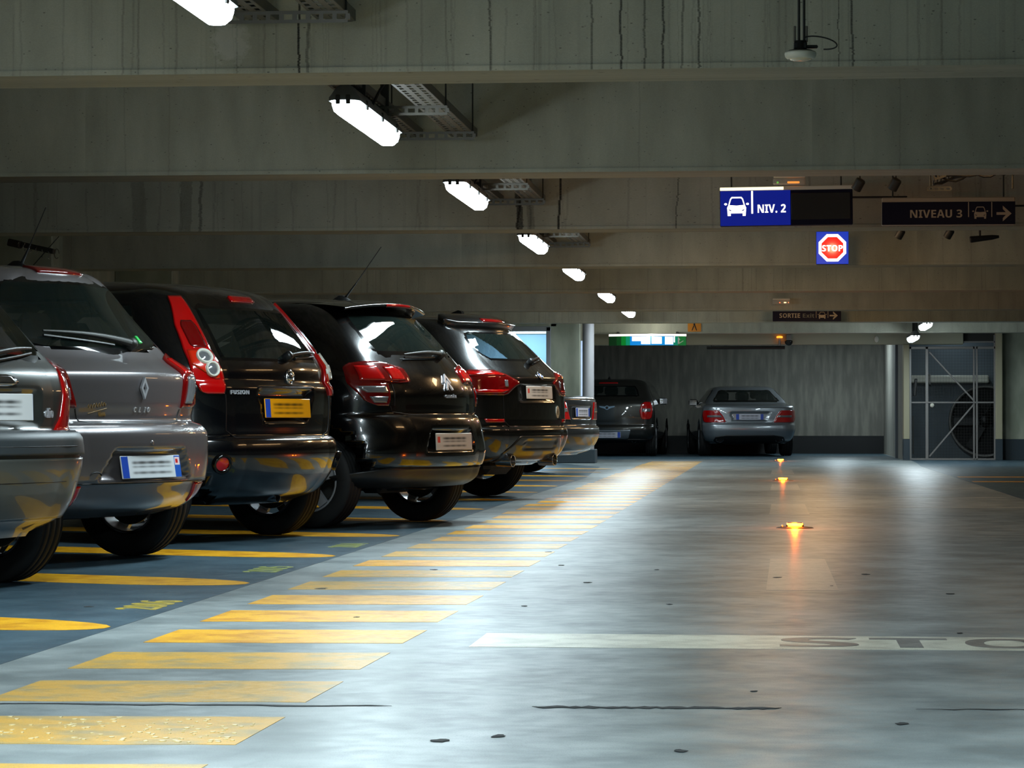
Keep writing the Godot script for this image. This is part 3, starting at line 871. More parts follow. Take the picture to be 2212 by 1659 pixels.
	wiper(s, t, [0.06, 1.07], [0.50, 1.095], M.plastic, 0.013)
	mast(t, Vector3(0, 1.53, -2.0), Vector3(0, 1.83, -1.68))
	put("exhaust_tip", MB.new().lathe([[0.028, -0.1], [0.03, 0.02], [0.026, 0.02], [0.024, -0.1]], 16, Transform3D(Basis(Vector3.RIGHT, PI / 2), Vector3(0.05, 0.255, -0.18))), M.chrome, t)
	# --- black rounded hatchback with spoiler
	K = [[0.24, -0.28, 0.7, 0.31, -3.85], [0.28, -0.13, 0.78, 0.34, -3.9], [0.33, -0.065, 0.82, 0.36, -3.93], [0.395, -0.045, 0.845, 0.38, -3.94], [0.405, -0.022, 0.852, 0.38, -3.94], [0.5, 0, 0.862, 0.39, -3.94], [0.62, -0.01, 0.834, 0.39, -3.92], [0.7, -0.035, 0.832, 0.37, -3.85], [0.735, -0.055, 0.83, 0.36, -3.8], [0.745, -0.075, 0.83, 0.36, -3.78], [0.85, -0.07, 0.825, 0.35, -3.5], [0.98, -0.11, 0.81, 0.33, -3.1], [1.1, -0.2, 0.77, 0.31, -2.8], [1.25, -0.33, 0.73, 0.29, -2.4], [1.4, -0.475, 0.65, 0.27, -2], [1.455, -0.54, 0.605, 0.26, -1.85], [1.49, -0.62, 0.54, 0.17, -1.7], [1.515, -0.8, 0.43, 0.15, -1.6], [1.532, -1.02, 0.28, 0.11, -1.5], [1.54, -1.2, 0.14, 0.06, -1.42], [1.543, -1.32, 0.04, 0.02, -1.36]]
	c = car("black rounded hatchback with roof spoiler and two-tier red lamps, fourth of the parked row", Vector3(-2.103, 0, -18.431), 69.4, K, {
		"bow": 0.22, "ov": 0.66, "wb": 2.466, "tr": 0.31, "track": 1.47, "tw": 0.2, "paint": paint_black, "cab": [-0.28, 1.10, 0.76], "mir": [1.05, -2.3],
		"glass": sym([[1.105, 0.44], [1.12, 0.52], [1.16, 0.575], [1.22, 0.59], [1.33, 0.585], [1.42, 0.55], [1.455, 0.50]]), "bw": 0.07,
		"side": [[[1.06, -2.2, -0.72], [1.15, -2.1, -0.78], [1.28, -1.95, -0.92], [1.38, -1.8, -1.1]]], "front": sym([[1.08, 0.68], [1.25, 0.6], [1.42, 0.5]]),
		"dents": [[[[0.495, -0.36, 0.36], [0.51, -0.35, 0.35], [0.63, -0.29, 0.29], [0.648, -0.27, 0.27]], 0.040, 0.02]],
		"lamps": [[[[0.80, 0.635, 0.71], [0.83, 0.625, 0.80], [0.93, 0.615, 0.88], [0.944, 0.61, 0.89], [0.949, 0.395, 0.89], [0.96, 0.388, 0.89], [1.0, 0.386, 0.88], [1.045, 0.39, 0.86], [1.06, 0.44, 0.83], [1.075, 0.51, 0.79], [1.086, 0.575, 0.70]], M.red_dark, 0.010, [[[[0.885, 0.635, 0.78], [0.905, 0.64, 0.82], [0.925, 0.64, 0.83]], M.clear, "clear_lens"], [[[0.82, 0.655, 0.74], [0.86, 0.64, 0.77]], M.clear, "clear_lens"], [[[0.965, 0.625, 0.80], [1.055, 0.635, 0.78]], M.red, "brake_lens"], [[[0.965, 0.43, 0.565], [1.03, 0.44, 0.575], [1.05, 0.475, 0.58]], M.red, "brake_lens"]]]],
		"plate": [0.562, 3, 0.05, 0.022], "seams": [[[0.0, 0.742], [0.40, 0.742], [0.60, 0.76], [0.615, 0.80]], [[0.58, 0.80], [0.575, 0.95]]]})
	t = c[0]; s = c[1]
	put("bumper_lip", s.patch("r", sym([[0.275, 0.88], [0.30, 0.95], [0.345, 1.05], [0.398, 0.66]]), 0.012, 1.0, 40), mat(Color(0.075, 0.08, 0.085), 0.45), t)
	mast(t, Vector3(0, 1.522, -0.855), Vector3(0, 1.88, -0.575))
	wiper(s, t, [0.20, 1.135], [-0.30, 1.125], M.zinc_dark, 0.016)
	f = s.frame("r", 0.04, 0.965, 1.0, 0.003)
	for y in [0.018, -0.030]:
		put("badge", MB.new().prism(poly([[0, y + 0.035], [-0.045, y - 0.022], [-0.045, y - 0.036], [-0.034, y - 0.036], [0, y + 0.010], [0.034, y - 0.036], [0.045, y - 0.036], [0.045, y - 0.022]]), 0.010, f), M.letters, t)
	put_text("lettering", "CITROËN", 0.026, 0.165, s.frame("r", 0.05, 0.868, 1.0, 0.002), M.letters, t, 0.005)
	var sp := []
	for j in 8:
		var row := []
		var pr: Array = [[-0.66, 1.440], [-0.56, 1.452], [-0.455, 1.470], [-0.435, 1.482], [-0.445, 1.494], [-0.60, 1.512], [-0.80, 1.524], [-0.90, 1.520]][j]
		for k in 25:
			var u := -1.0 + k / 12.0
			row.append(Vector3(u * 0.56, pr[1] - 0.040 * u * u, pr[0] - 0.10 * u * u))
		sp.append(row)
	var spo := MB.new()
	spo.grid(sp)
	put("spoiler", spo, paint_black, t)
	var bl := []
	for j in 3:
		var row := []
		for k in 13:
			var u := -0.3 + k / 20.0
			row.append(Vector3(u * 0.56, 1.467 + 0.011 * j - 0.040 * u * u, -0.438 + 0.008 * (1 if j == 1 else 0) - 0.10 * u * u))
		bl.append(row)
	var blm := MB.new()
	blm.grid(bl)
	put("brake_light", blm, M.red_dark, t)
	# --- dark sport utility car
	K = [[0.3, -0.32, 0.78, 0.28, -4.6], [0.36, -0.12, 0.87, 0.32, -4.65], [0.44, -0.04, 0.875, 0.33, -4.68], [0.5, -0.015, 0.895, 0.34, -4.7], [0.58, 0, 0.91, 0.34, -4.7], [0.63, -0.01, 0.91, 0.34, -4.69], [0.645, -0.035, 0.909, 0.34, -4.68], [0.72, -0.03, 0.908, 0.33, -4.65], [0.9, -0.035, 0.905, 0.32, -4.5], [1, -0.045, 0.9, 0.31, -4.1], [1.085, -0.06, 0.895, 0.3, -3.6], [1.1, -0.075, 0.89, 0.3, -3.5], [1.17, -0.16, 0.865, 0.28, -3.3], [1.3, -0.295, 0.83, 0.26, -3], [1.45, -0.44, 0.76, 0.25, -2.75], [1.54, -0.53, 0.71, 0.17, -2.6], [1.585, -0.62, 0.65, 0.16, -2.5], [1.615, -0.78, 0.54, 0.16, -2.42], [1.64, -1.1, 0.38, 0.13, -2.3], [1.655, -1.5, 0.18, 0.08, -2.2], [1.66, -1.8, 0.04, 0.02, -2.1]]
	c = car("black-brown sport utility car with twin exhaust tips and a round white sticker", Vector3(-2.013, 0, -24.445), 69.1, K, {
		"bow": 0.18, "ov": 0.98, "wb": 2.864, "tr": 0.37, "track": 1.62, "tw": 0.245, "paint": paint_brown, "cab": [-0.25, 1.2, 0.82], "mir": [1.12, -2.9], "sill": 0.3,
		"glass": sym([[1.205, 0.40], [1.225, 0.50], [1.28, 0.58], [1.35, 0.615], [1.42, 0.58], [1.47, 0.52], [1.50, 0.42]]), "bw": 0.045,
		"side": [[[1.12, -2.9, -0.85], [1.25, -2.75, -0.72], [1.40, -2.6, -0.9], [1.52, -2.5, -1.1]]], "front": sym([[1.15, 0.72], [1.35, 0.66], [1.52, 0.58]]),
		"dents": [[sym([[0.86, 0.34], [0.875, 0.36], [1.01, 0.36], [1.025, 0.34]]), 0.02, 0.02], [sym([[0.44, 0.30], [0.45, 0.32], [0.53, 0.32], [0.54, 0.30]]), 0.012, 0.015]],
		"lamps": [[[[0.918, 0.58, 0.86], [0.93, 0.53, 0.93], [0.976, 0.45, 0.965], [1.022, 0.353, 0.97], [1.045, 0.37, 0.965], [1.07, 0.45, 0.96], [1.112, 0.56, 0.945], [1.130, 0.615, 0.88]], M.red_dark, 0.012, [[[[1.085, 0.53, 0.93], [1.112, 0.60, 0.91]], M.red, "brake_lens"], [[[0.935, 0.59, 0.92], [0.965, 0.52, 0.94]], M.red, "brake_lens"], [[[0.99, 0.52, 0.56], [1.05, 0.52, 0.56]], M.clear, "clear_lens"]]]],
		"reflectors": [[[0.683, 0.58, 0.80], [0.713, 0.59, 0.82]]],
		"plate": [0.945, 3, 0.05, 0.012], "seams": [[[0.0, 0.642], [0.50, 0.642], [0.585, 0.70], [0.59, 0.92]]]})
	t = c[0]; s = c[1]
	put("diffuser_panel", s.patch("r", sym([[0.335, 0.50], [0.345, 0.55], [0.42, 0.56], [0.52, 0.45], [0.565, 0.40]]), 0.006, 1.0, 30), mat(Color(0.12, 0.115, 0.105), 0.3, 0.3, 0.8), t)
	for sg in [-1.0, 1.0]:
		put("exhaust_tip", MB.new().lathe([[0.052, -0.12], [0.055, 0.03], [0.050, 0.034], [0.043, 0.03], [0.040, -0.10], [0.0, -0.10]], 28, Transform3D(Basis(Vector3.RIGHT, PI / 2), s.frame("r", sg * 0.42, 0.372, 1.0, 0.03).origin)), M.chrome, t)
	var fin := MB.new()
	fin.prism(poly([[-0.11, 0.0], [0.10, 0.0], [0.075, 0.065], [0.045, 0.072], [-0.02, 0.05]]), 0.05, Transform3D(Basis(Vector3(0, 0, 1), Vector3.UP, Vector3(-1, 0, 0)), Vector3(0.025, 1.615, -0.89)))
	put("shark_fin", fin, M.trim, t)
	f = s.frame("r", 0.05, 1.092, 1.0, 0.004) * Transform3D(Basis(Vector3.RIGHT, PI / 2), Vector3.ZERO)
	var bd := put("badge", MB.new().lathe([[0.041, -0.003], [0.041, 0.006], [0.034, 0.008], [0.033, 0.005]], 28, f), M.chrome, t)
	for q in 4:
		var wdg := PackedVector2Array([Vector2.ZERO])
		for k in 7: wdg.append(Vector2.from_angle((q + k / 6.0) * PI / 2) * 0.024)
		put("badge_quarter", MB.new().prism(wdg, 0.002, s.frame("r", 0.05, 1.092, 1.0, 0.008)), [M.offwhite, mat(Color(0.1, 0.25, 0.6), 0.2)][q % 2], bd)
	put("badge_ring", MB.new().lathe([[0.033, 0.006], [0.024, 0.006]], 24, f), M.black, bd)
	f = s.frame("r", 0.42, 0.775, 1.0, 0.002)
	var stk := put("sticker", MB.new().prism(ellipse(0.055, 0.055), 0.002, f), M.offwhite, t)
	put_text("sticker_letters", "H", 0.05, 0.035, f * Transform3D(Basis(), Vector3(0, 0, 0.003)), M.black, stk, 0.001)
	put("spoiler", s.patch("r", sym([[1.515, 0.56], [1.535, 0.66], [1.575, 0.64], [1.59, 0.55]]), 0.055, 1.0, 24), paint_brown, t)
	put("brake_light", s.patch("r", sym([[1.53, 0.20], [1.555, 0.20]]), 0.062, 1.0, 12), M.red_dark, t)
	wiper(s, t, [0.10, 1.205], [0.47, 1.245], M.plastic, 0.014)
	# --- saloons: boot deck, then the sloping rear window
	var boot := func(L: float, h: float, top: float, w: float) -> Array:
		return [[0.24, -0.28, w - 0.16, 0.22, -L + 0.08], [0.30, -0.12, w - 0.08, 0.25, -L + 0.03], [0.42, -0.03, w - 0.02, 0.27, -L], [0.52, 0.0, w, 0.28, -L], [0.60, -0.01, w, 0.28, -L + 0.02], [0.625, -0.045, w, 0.27, -L + 0.04], [0.70, -0.05, w, 0.26, -L + 0.1], [0.80, -0.05, w - 0.005, 0.25, -L + 0.3], [h - 0.06, -0.055, w - 0.02, 0.24, -L + 0.8], [h - 0.03, -0.09, w - 0.04, 0.24, -L + 1.1], [h - 0.012, -0.20, w - 0.06, 0.22, -L + 1.25], [h, -0.45, w - 0.08, 0.20, -L + 1.32], [h + 0.015, -0.60, w - 0.10, 0.20, -L + 1.36], [h + 0.08, -0.76, w - 0.14, 0.19, -L + 1.5], [top - 0.18, -1.04, w - 0.22, 0.18, -L + 1.8], [top - 0.09, -1.22, w - 0.28, 0.18, -L + 1.95], [top - 0.045, -1.36, w - 0.34, 0.17, -L + 2.05], [top - 0.02, -1.6, w - 0.46, 0.14, -L + 2.15], [top - 0.005, -1.95, w - 0.68, 0.08, -L + 2.25], [top, -2.15, 0.04, 0.02, -L + 2.35]]
	c = car("dark grey saloon by the round column, half hidden by the sport utility car", Vector3(-2.40, 0, -35.871), 74.0, boot.call(4.7, 1.02, 1.42, 0.88), {
		"bow": 0.12, "ov": 1.1, "wb": 2.75, "tr": 0.32, "track": 1.55, "tw": 0.22, "paint": paint_dark, "mir": [1.06, -2.9], "cab": [-0.9, 1.1, 0.7],
		"glass": sym([[1.06, 0.60], [1.09, 0.63], [1.25, 0.53], [1.34, 0.46]]), "side": [[[1.02, -3.0, -1.0], [1.15, -2.7, -1.1], [1.33, -2.45, -1.35]]], "front": sym([[1.05, 0.66], [1.2, 0.56], [1.33, 0.5]]),
		"dents": [[sym([[0.71, 0.33], [0.72, 0.35], [0.86, 0.35], [0.87, 0.33]]), 0.02, 0.02]],
		"lamps": [[[[0.70, 0.42, 0.80], [0.75, 0.45, 0.90], [0.85, 0.50, 0.92], [0.93, 0.54, 0.88]], M.red, 0.010, [[[[0.80, 0.50, 0.72], [0.85, 0.52, 0.72]], M.clear, "clear_lens"]]]],
		"plate": [0.795, 4, 0.03, 0.015], "seams": [[[0.0, 0.625], [0.40, 0.64], [0.42, 0.70]], [[0.0, 0.885], [0.46, 0.885]]]})
	c = car("silver saloon facing the back wall with a dark boot recess round its plate", Vector3(-0.430, 0, -52.344), 6.0, boot.call(4.58, 0.98, 1.36, 0.885), {
		"bow": 0.10, "ov": 1.0, "wb": 2.76, "tr": 0.315, "track": 1.56, "tw": 0.23, "paint": paint_silver, "mir": [1.0, -2.7], "cab": [-0.9, 1.02, 0.7], "rim": 1, "mirror": M.black,
		"glass": sym([[1.01, 0.64], [1.05, 0.66], [1.2, 0.56], [1.29, 0.50]]), "side": [[[1.0, -2.9, -0.95], [1.12, -2.6, -1.08], [1.28, -2.35, -1.35]]], "front": sym([[1.02, 0.66], [1.15, 0.58], [1.27, 0.5]]),
		"dents": [[[[0.66, -0.30, 0.30], [0.675, -0.33, 0.33], [0.82, -0.38, 0.38], [0.835, -0.38, 0.38]], 0.03, 0.02]],
		"lamps": [[[[0.64, 0.46, 0.84], [0.66, 0.45, 0.90], [0.76, 0.50, 0.94], [0.85, 0.57, 0.92], [0.865, 0.60, 0.88]], M.red, 0.012, [[[[0.735, 0.52, 0.80], [0.775, 0.54, 0.80]], M.clear, "clear_lens"]]]],
		"plate": [0.745, 4, 0.03, 0.014], "seams": [[[0.0, 0.625], [0.42, 0.635], [0.45, 0.66]]]})
	t = c[0]; s = c[1]
	put("diffuser_panel", s.patch("r", sym([[0.25, 0.60], [0.30, 0.68], [0.37, 0.64], [0.40, 0.45]]), 0.012, 1.0, 24), M.black, t)
	for sg in [-1.0, 1.0]: put("exhaust_tip", MB.new().lathe([[0.045, -0.1], [0.048, 0.03], [0.038, 0.03], [0.036, -0.08], [0.0, -0.08]], 20, Transform3D(Basis.from_scale(Vector3(1.5, 1, 1)) * Basis(Vector3.RIGHT, PI / 2), s.frame("r", sg * 0.56, 0.31).origin)), M.chrome, t)
	# --- compact upright car beside the column
	K = [[0.26, -0.3, 0.74, 0.2, -4], [0.32, -0.12, 0.82, 0.23, -4.05], [0.42, -0.03, 0.87, 0.25, -4.08], [0.52, 0, 0.885, 0.26, -4.1], [0.575, -0.02, 0.885, 0.26, -4.08], [0.59, -0.06, 0.883, 0.25, -4.05], [0.75, -0.05, 0.885, 0.25, -3.9], [0.95, -0.06, 0.87, 0.24, -3.4], [1.05, -0.11, 0.85, 0.22, -2.95], [1.1, -0.17, 0.83, 0.2, -2.8], [1.25, -0.29, 0.77, 0.18, -2.55], [1.36, -0.37, 0.72, 0.17, -2.35], [1.42, -0.43, 0.66, 0.17, -2.2], [1.455, -0.54, 0.54, 0.16, -2.1], [1.475, -0.9, 0.34, 0.12, -2], [1.482, -1.3, 0.12, 0.05, -1.9], [1.484, -1.5, 0.04, 0.02, -1.8]]
	c = car("brown-grey compact car with a winged badge, facing the back wall beside the round column", Vector3(-3.118, 0, -52.203), -2.0, K, {
		"bow": 0.10, "ov": 0.76, "wb": 2.6, "tr": 0.33, "track": 1.56, "tw": 0.21, "paint": paint_mini, "cab": [-0.25, 1.12, 0.78], "mir": [1.02, -1.7], "rim": 1, "mirror": M.chrome,
		"glass": sym([[1.105, 0.60], [1.12, 0.63], [1.25, 0.59], [1.335, 0.54], [1.36, 0.50]]), "side": [[[1.06, -2.3, -0.5], [1.2, -2.2, -0.55], [1.36, -2.05, -0.7]]], "front": sym([[1.1, 0.66], [1.25, 0.6], [1.38, 0.5]]),
		"lamps": [[[[0.70, 0.66, 0.80], [0.74, 0.63, 0.85], [0.86, 0.61, 0.88], [0.97, 0.64, 0.86], [1.02, 0.70, 0.81]], M.red, 0.015, [[[[0.84, 0.66, 0.82], [0.90, 0.66, 0.82]], M.clear, "clear_lens"]]]],
		"plate": [0.418, 4, 0.03, 0.03], "third": sym([[1.375, 0.18], [1.395, 0.17]]), "seams": [[[0.0, 0.585], [0.6, 0.585]]]})
	t = c[0]; s = c[1]
	put("bumper_trim", s.patch("r", sym([[0.335, 0.36], [0.35, 0.40], [0.47, 0.44], [0.50, 0.44]]), 0.016, 1.0, 24), paint_silver, t)
	put("diffuser_panel", s.patch("r", sym([[0.265, 0.60], [0.28, 0.75], [0.325, 0.80]]), 0.014, 1.0, 24), M.black, t)
	f = s.frame("r", 0.0, 0.915, 1.0, 0.004)
	var wing := MB.new().prism(ellipse(0.04, 0.04), 0.012, f)
	for sg in [-1.0, 1.0]: wing.prism(poly([[sg * 0.035, -0.02], [sg * 0.14, 0.012], [sg * 0.15, 0.035], [sg * 0.035, 0.022]]), 0.008, f)
	var wb := put("badge", wing, M.chrome, t)
	put("badge_centre", MB.new().prism(ellipse(0.026, 0.026), 0.014, f), M.black, wb)
	for sg in [-1.0, 1.0]:
		put("exhaust_tip", MB.new().lathe([[0.04, -0.1], [0.042, 0.03], [0.034, 0.03], [0.032, -0.08], [0.0, -0.08]], 20, Transform3D(Basis(Vector3.RIGHT, PI / 2), s.frame("r", sg * 0.50, 0.295).origin)), M.chrome, t)
	mast(t, Vector3(-0.02, 1.478, -0.75), Vector3(-0.02, 1.60, -0.70))

# ---------- signs ----------
func car_icon(parent: Node, xf: Transform3D, h: float, fg: Material, bg: Material) -> void:
	var m := MB.new()
	var S := xf * Transform3D(Basis.from_scale(Vector3(h, h, 1)), Vector3.ZERO)
	m.prism(poly([[-0.45, 0.0], [-0.30, 0.0], [-0.30, 0.13], [0.30, 0.13], [0.30, 0.0], [0.45, 0.0], [0.48, 0.42], [0.42, 0.54], [0.33, 0.86], [0.25, 0.96], [-0.25, 0.96], [-0.33, 0.86], [-0.42, 0.54], [-0.48, 0.42]]), 0.003, S)
	for sg in [-1.0, 1.0]: m.prism(ellipse(0.075, 0.055, 12, Vector2(sg * 0.55, 0.60)), 0.003, S)
	var o := put("car_symbol", m, fg, parent)
	var d := MB.new()
	d.prism(poly([[-0.36, 0.55], [-0.28, 0.82], [-0.22, 0.89], [0.22, 0.89], [0.28, 0.82], [0.36, 0.55], [0.0, 0.52]]), 0.002, S * Transform3D(Basis(), Vector3(0, 0, 0.002)))
	for sg in [-1.0, 1.0]: d.prism(poly([[sg * 0.42, 0.36], [sg * 0.22, 0.26], [sg * 0.34, 0.25]]), 0.002, S * Transform3D(Basis(), Vector3(0, 0, 0.002)))
	put("car_symbol_window", d, bg, o)
func arrow(parent: Node, xf: Transform3D, w: float, m: Material) -> void:
	put("arrow", MB.new().prism(poly([[0, 0.09], [0.62, 0.09], [0.42, 0.30], [0.42, 0.52], [1, 0], [0.42, -0.52], [0.42, -0.30], [0.62, -0.09], [0, -0.09]]), 0.003, xf * Transform3D(Basis.from_scale(Vector3(w, w, 1)), Vector3.ZERO)), m, parent)
func T(x: float, y: float, z := 0.0) -> Transform3D:
	return Transform3D(Basis(), Vector3(x, y, z))
func block(n: String, p: Node, x0: float, x1: float, y0: float, y1: float, z0: float, z1: float, m: Material, bev := 0.0) -> MeshInstance3D:
	return put(n, MB.new().box(Vector3((x0 + x1) / 2, (y0 + y1) / 2, (z0 + z1) / 2), Vector3(absf(x1 - x0), absf(y1 - y0), absf(z1 - z0)), bev), m, p)
func omni(p: Node, at: Vector3, c: Color, e: float, size: float) -> void:
	var l := OmniLight3D.new()
	l.name = "light"
	l.light_color = c
	l.light_energy = e
	l.light_size = size
	l.omni_range = 60.0
	l.omni_attenuation = 2.0
	l.shadow_enabled = true
	p.add_child(l, true)
	l.position = at

func build_signs() -> void:
	# lit level sign, its right half dark
	var t := thing("hanging_sign", "lit blue hanging sign reading NIV. 2 with a dark display on its right", "sign", Vector3(0.10, 2.13, -20.4))
	t.rotation.z = 0.010
	var lit := glow(Color(0.02, 0.12, 0.62), 0.55, Color(0.02, 0.06, 0.35))
	var white := glow(Color(1.0, 0.97, 0.86), 2.2)
	block("casing", t, -0.485, 0.482, 0.0, 0.285, -0.10, -0.004, M.navy, 0.006)
	block("top_strip", t, -0.485, 0.482, 0.258, 0.287, -0.10, 0.002, M.offwhite, 0.004)
	block("lit_strip", t, -0.483, -0.02, 0.262, 0.284, 0.0, 0.006, glow(Color(1.0, 0.93, 0.75), 1.6), 0.002)
	block("lit_panel", t, -0.482, 0.03, 0.003, 0.258, -0.004, 0.004, lit, 0.002)
	block("dark_panel", t, 0.03, 0.48, 0.003, 0.258, -0.004, 0.003, M.navy, 0.002)
	block("display", t, 0.035, 0.465, 0.04, 0.235, 0.003, 0.010, M.black, 0.004)
	car_icon(t, T(-0.363, 0.075, 0.004), 0.145, white, lit)
	block("divider", t, -0.256, -0.243, 0.09, 0.256, 0.004, 0.007, white, 0.001)
	put_text("lettering", "NIV. 2", 0.062, 0.205, T(-0.107, 0.125, 0.005), white, t)
	var a := AreaLight3D.new()
	a.name = "sign_light"
	a.area_size = Vector2(0.45, 0.22)
	a.light_color = Color(1.0, 0.80, 0.55)
	a.light_energy = 0.6
	a.area_range = 60.0; a.area_attenuation = 2.0
	a.shadow_enabled = true
	t.add_child(a)
	a.rotation.y = PI
	a.position = Vector3(-0.22, 0.14, 0.02)
	for x in [-0.4, 0.4]: put("hanger", MB.new().tube([Vector3(x, 0.28, -0.05), Vector3(x, 0.77, -0.05)], 0.006), M.zinc_dark, t)
	# level 3 direction sign
	t = thing("hanging_sign", "unlit blue hanging sign reading NIVEAU 3 with a car and an arrow", "sign", Vector3(1.272, 2.126, -20.4))
	block("casing", t, -0.48, 0.48, 0.0, 0.202, -0.10, -0.002, M.sign_white, 0.006)
	block("panel", t, -0.48, 0.48, 0.003, 0.168, -0.002, 0.004, M.navy, 0.002)
	put_text("lettering", "NIVEAU 3", 0.058, 0.375, T(-0.089, 0.082, 0.005), M.sign_white, t)
	block("divider", t, 0.141, 0.147, 0.056, 0.165, 0.004, 0.006, M.sign_white)
	block("divider", t, 0.308, 0.314, 0.056, 0.165, 0.004, 0.006, M.sign_white)
	car_icon(t, T(0.228, 0.043, 0.004), 0.092, M.sign_white, M.navy)
	arrow(t, T(0.345, 0.080, 0.004), 0.108, M.sign_white)
	for x in [-0.4, 0.4]: put("hanger", MB.new().tube([Vector3(x, 0.19, -0.05), Vector3(x, 0.775, -0.05)], 0.006), M.zinc_dark, t)
	# stop sign
	t = thing("stop_sign", "small square lit blue sign with a red and white STOP octagon", "sign", Vector3(0.549, 2.147, -25.9))
	block("casing", t, -0.15, 0.15, 0.0, 0.304, -0.09, -0.002, M.navy, 0.006)
	block("lit_panel", t, -0.148, 0.148, 0.002, 0.302, -0.002, 0.003, glow(Color(0.03, 0.22, 0.75), 0.8, Color(0.02, 0.1, 0.4)), 0.002)
	var oct := PackedVector2Array()
	for k in 8: oct.append(Vector2.from_angle(PI / 8 + k * PI / 4))
	put("octagon_border", MB.new().prism(oct, 0.003, Transform3D(Basis.from_scale(Vector3(0.137, 0.137, 1)), Vector3(0, 0.152, 0.003))), glow(Color(1, 1, 1), 1.6), t)
	put("octagon", MB.new().prism(oct, 0.003, Transform3D(Basis.from_scale(Vector3(0.108, 0.108, 1)), Vector3(0, 0.152, 0.005))), glow(Color(0.90, 0.06, 0.05), 0.8, Color(0.6, 0.02, 0.02)), t)
	put_text("lettering", "STOP", 0.058, 0.19, T(0, 0.148, 0.009), glow(Color(1, 0.97, 0.95), 1.8), t)
	omni(t, Vector3(0, 0.15, 0.06), Color(1.0, 0.78, 0.6), 0.08, 0.05)
	put("hanger", MB.new().tube([Vector3(0.05, 0.30, -0.05), Vector3(0.05, 0.75, -0.05)], 0.008), M.zinc_dark, t)
	# way-out sign
	t = thing("hanging_sign", "small unlit blue hanging sign reading SORTIE Exit with an arrow", "sign", Vector3(0.5, 2.158, -41.4))
	block("casing", t, -0.505, 0.505, 0.0, 0.20, -0.08, -0.002, M.navy, 0.006)
	block("panel", t, -0.505, 0.505, 0.002, 0.198, -0.002, 0.003, M.navy, 0.002)
	put_text("lettering", "SORTIE", 0.068, 0.305, T(-0.252, 0.084, 0.004), M.sign_white, t)
	put_text("lettering", "Exit", 0.066, 0.17, T(0.025, 0.084, 0.004), mat(Color(0.02, 0.16, 0.22), 0.4), t)
	block("divider", t, 0.133, 0.14, 0.05, 0.17, 0.003, 0.005, M.sign_white)
	block("divider", t, 0.308, 0.315, 0.05, 0.17, 0.003, 0.005, M.sign_white)
	car_icon(t, T(0.225, 0.036, 0.003), 0.105, M.sign_white, M.navy)
	arrow(t, T(0.335, 0.082, 0.003), 0.12, M.sign_white)
	for x in [-0.4, 0.4]: put("hanger", MB.new().tube([Vector3(x, 0.19, -0.04), Vector3(x, 0.74, -0.04)], 0.006), M.zinc_dark, t)
	# bowed green exit sign: convex lit panel
	t = thing("exit_sign", "curved green lit exit sign with glowing white letters below the last beam", "sign", Vector3(-2.112, 1.945, -46.95))
	var bowed := func(x0: float, x1: float, y0: float, y1: float, d: float, n: int) -> MB:
		var m := MB.new()
		var rows := []
		for e in [[y0, -0.02], [y0, d], [y1, d], [y1, -0.02]]:
			var row := []
			for k in n + 1:
				var x := lerpf(x0, x1, float(k) / n)
				row.append(Vector3(x, e[0], e[1] + 0.16 - 0.16 * pow(x / 0.655, 2)))
			rows.append(row)
		for r in 3: m.grid([rows[r], rows[r + 1]])
		for q in [0, n]:
			var f := [rows[0][q], rows[1][q], rows[2][q], rows[3][q]]
			if q == 0: f.reverse()
			m.face(f)
		return m
	put("casing", bowed.call(-0.655, 0.655, 0.0, 0.185, 0.0, 24), mat(Color(0.0, 0.25, 0.10), 0.4), t)
	var e := [[-0.65, -0.52, Color(0.0, 0.22, 0.08), 0.12], [-0.52, -0.44, Color(0.0, 0.35, 0.12), 0.3], [-0.44, -0.36, Color(0.0, 0.55, 0.18), 0.6], [-0.36, -0.29, Color(0.0, 0.6, 0.45), 0.7], [-0.29, 0.44, Color(0.0, 0.50, 0.85), 1.0], [0.44, 0.52, Color(0.0, 0.5, 0.4), 0.8], [0.52, 0.65, Color(0.0, 0.45, 0.15), 0.6]]
	for k in e: put("lit_panel", bowed.call(k[0], k[1], 0.004, 0.155, 0.004, 10), glow(k[2], k[3], Color(0.0, 0.3, 0.12)), t)
	put("lit_top", bowed.call(-0.655, 0.655, 0.158, 0.195, 0.01, 24), glow(Color(1.0, 0.96, 0.92), 1.4), t)
	var gl := glow(Color(1, 1, 1), 2.5)
	for k in [[-0.255, -0.10, 0.075, 0.150], [-0.10, 0.055, 0.025, 0.150], [0.075, 0.245, 0.03, 0.143], [0.30, 0.435, 0.02, 0.145], [0.448, 0.465, 0.055, 0.152]]:
		put("lettering", bowed.call(k[0], k[1], k[2], k[3], 0.008, 6), gl, t)
	var ar := MB.new()
	ar.prism(poly([[-0.016, -0.05], [0.016, -0.05], [0.012, 0.02], [0.03, 0.02], [0.0, 0.07], [-0.03, 0.02], [-0.012, 0.02]]), 0.004, T(0.525, 0.075, 0.062))
	ar.prism(poly([[0.0, -0.052], [0.085, 0.0], [0.08, 0.01], [0.0, -0.035]]), 0.004, T(0.525, 0.075, 0.062))
	put("arrow", ar, M.offwhite, t)
	omni(t, Vector3(0.1, 0.23, 0.22), Color(0.95, 0.95, 0.9), 0.2, 0.05)
	for x in [-0.5, 0.5]: put("bracket", MB.new().box(Vector3(x, 0.21, -0.12), Vector3(0.04, 0.05, 0.26), 0.004), M.zinc_dark, t)
	# yellow walking sign on the beam face
	t = thing("wall_sign", "small yellow square sign with black walking legs on the last beam", "sign", Vector3(-1.327, 2.186, -47.19))
	block("panel", t, -0.113, 0.113, 0.0, 0.226, 0.0, 0.006, mat(Color(0.80, 0.50, 0.04), 0.4), 0.002)
	var wk := MB.new()
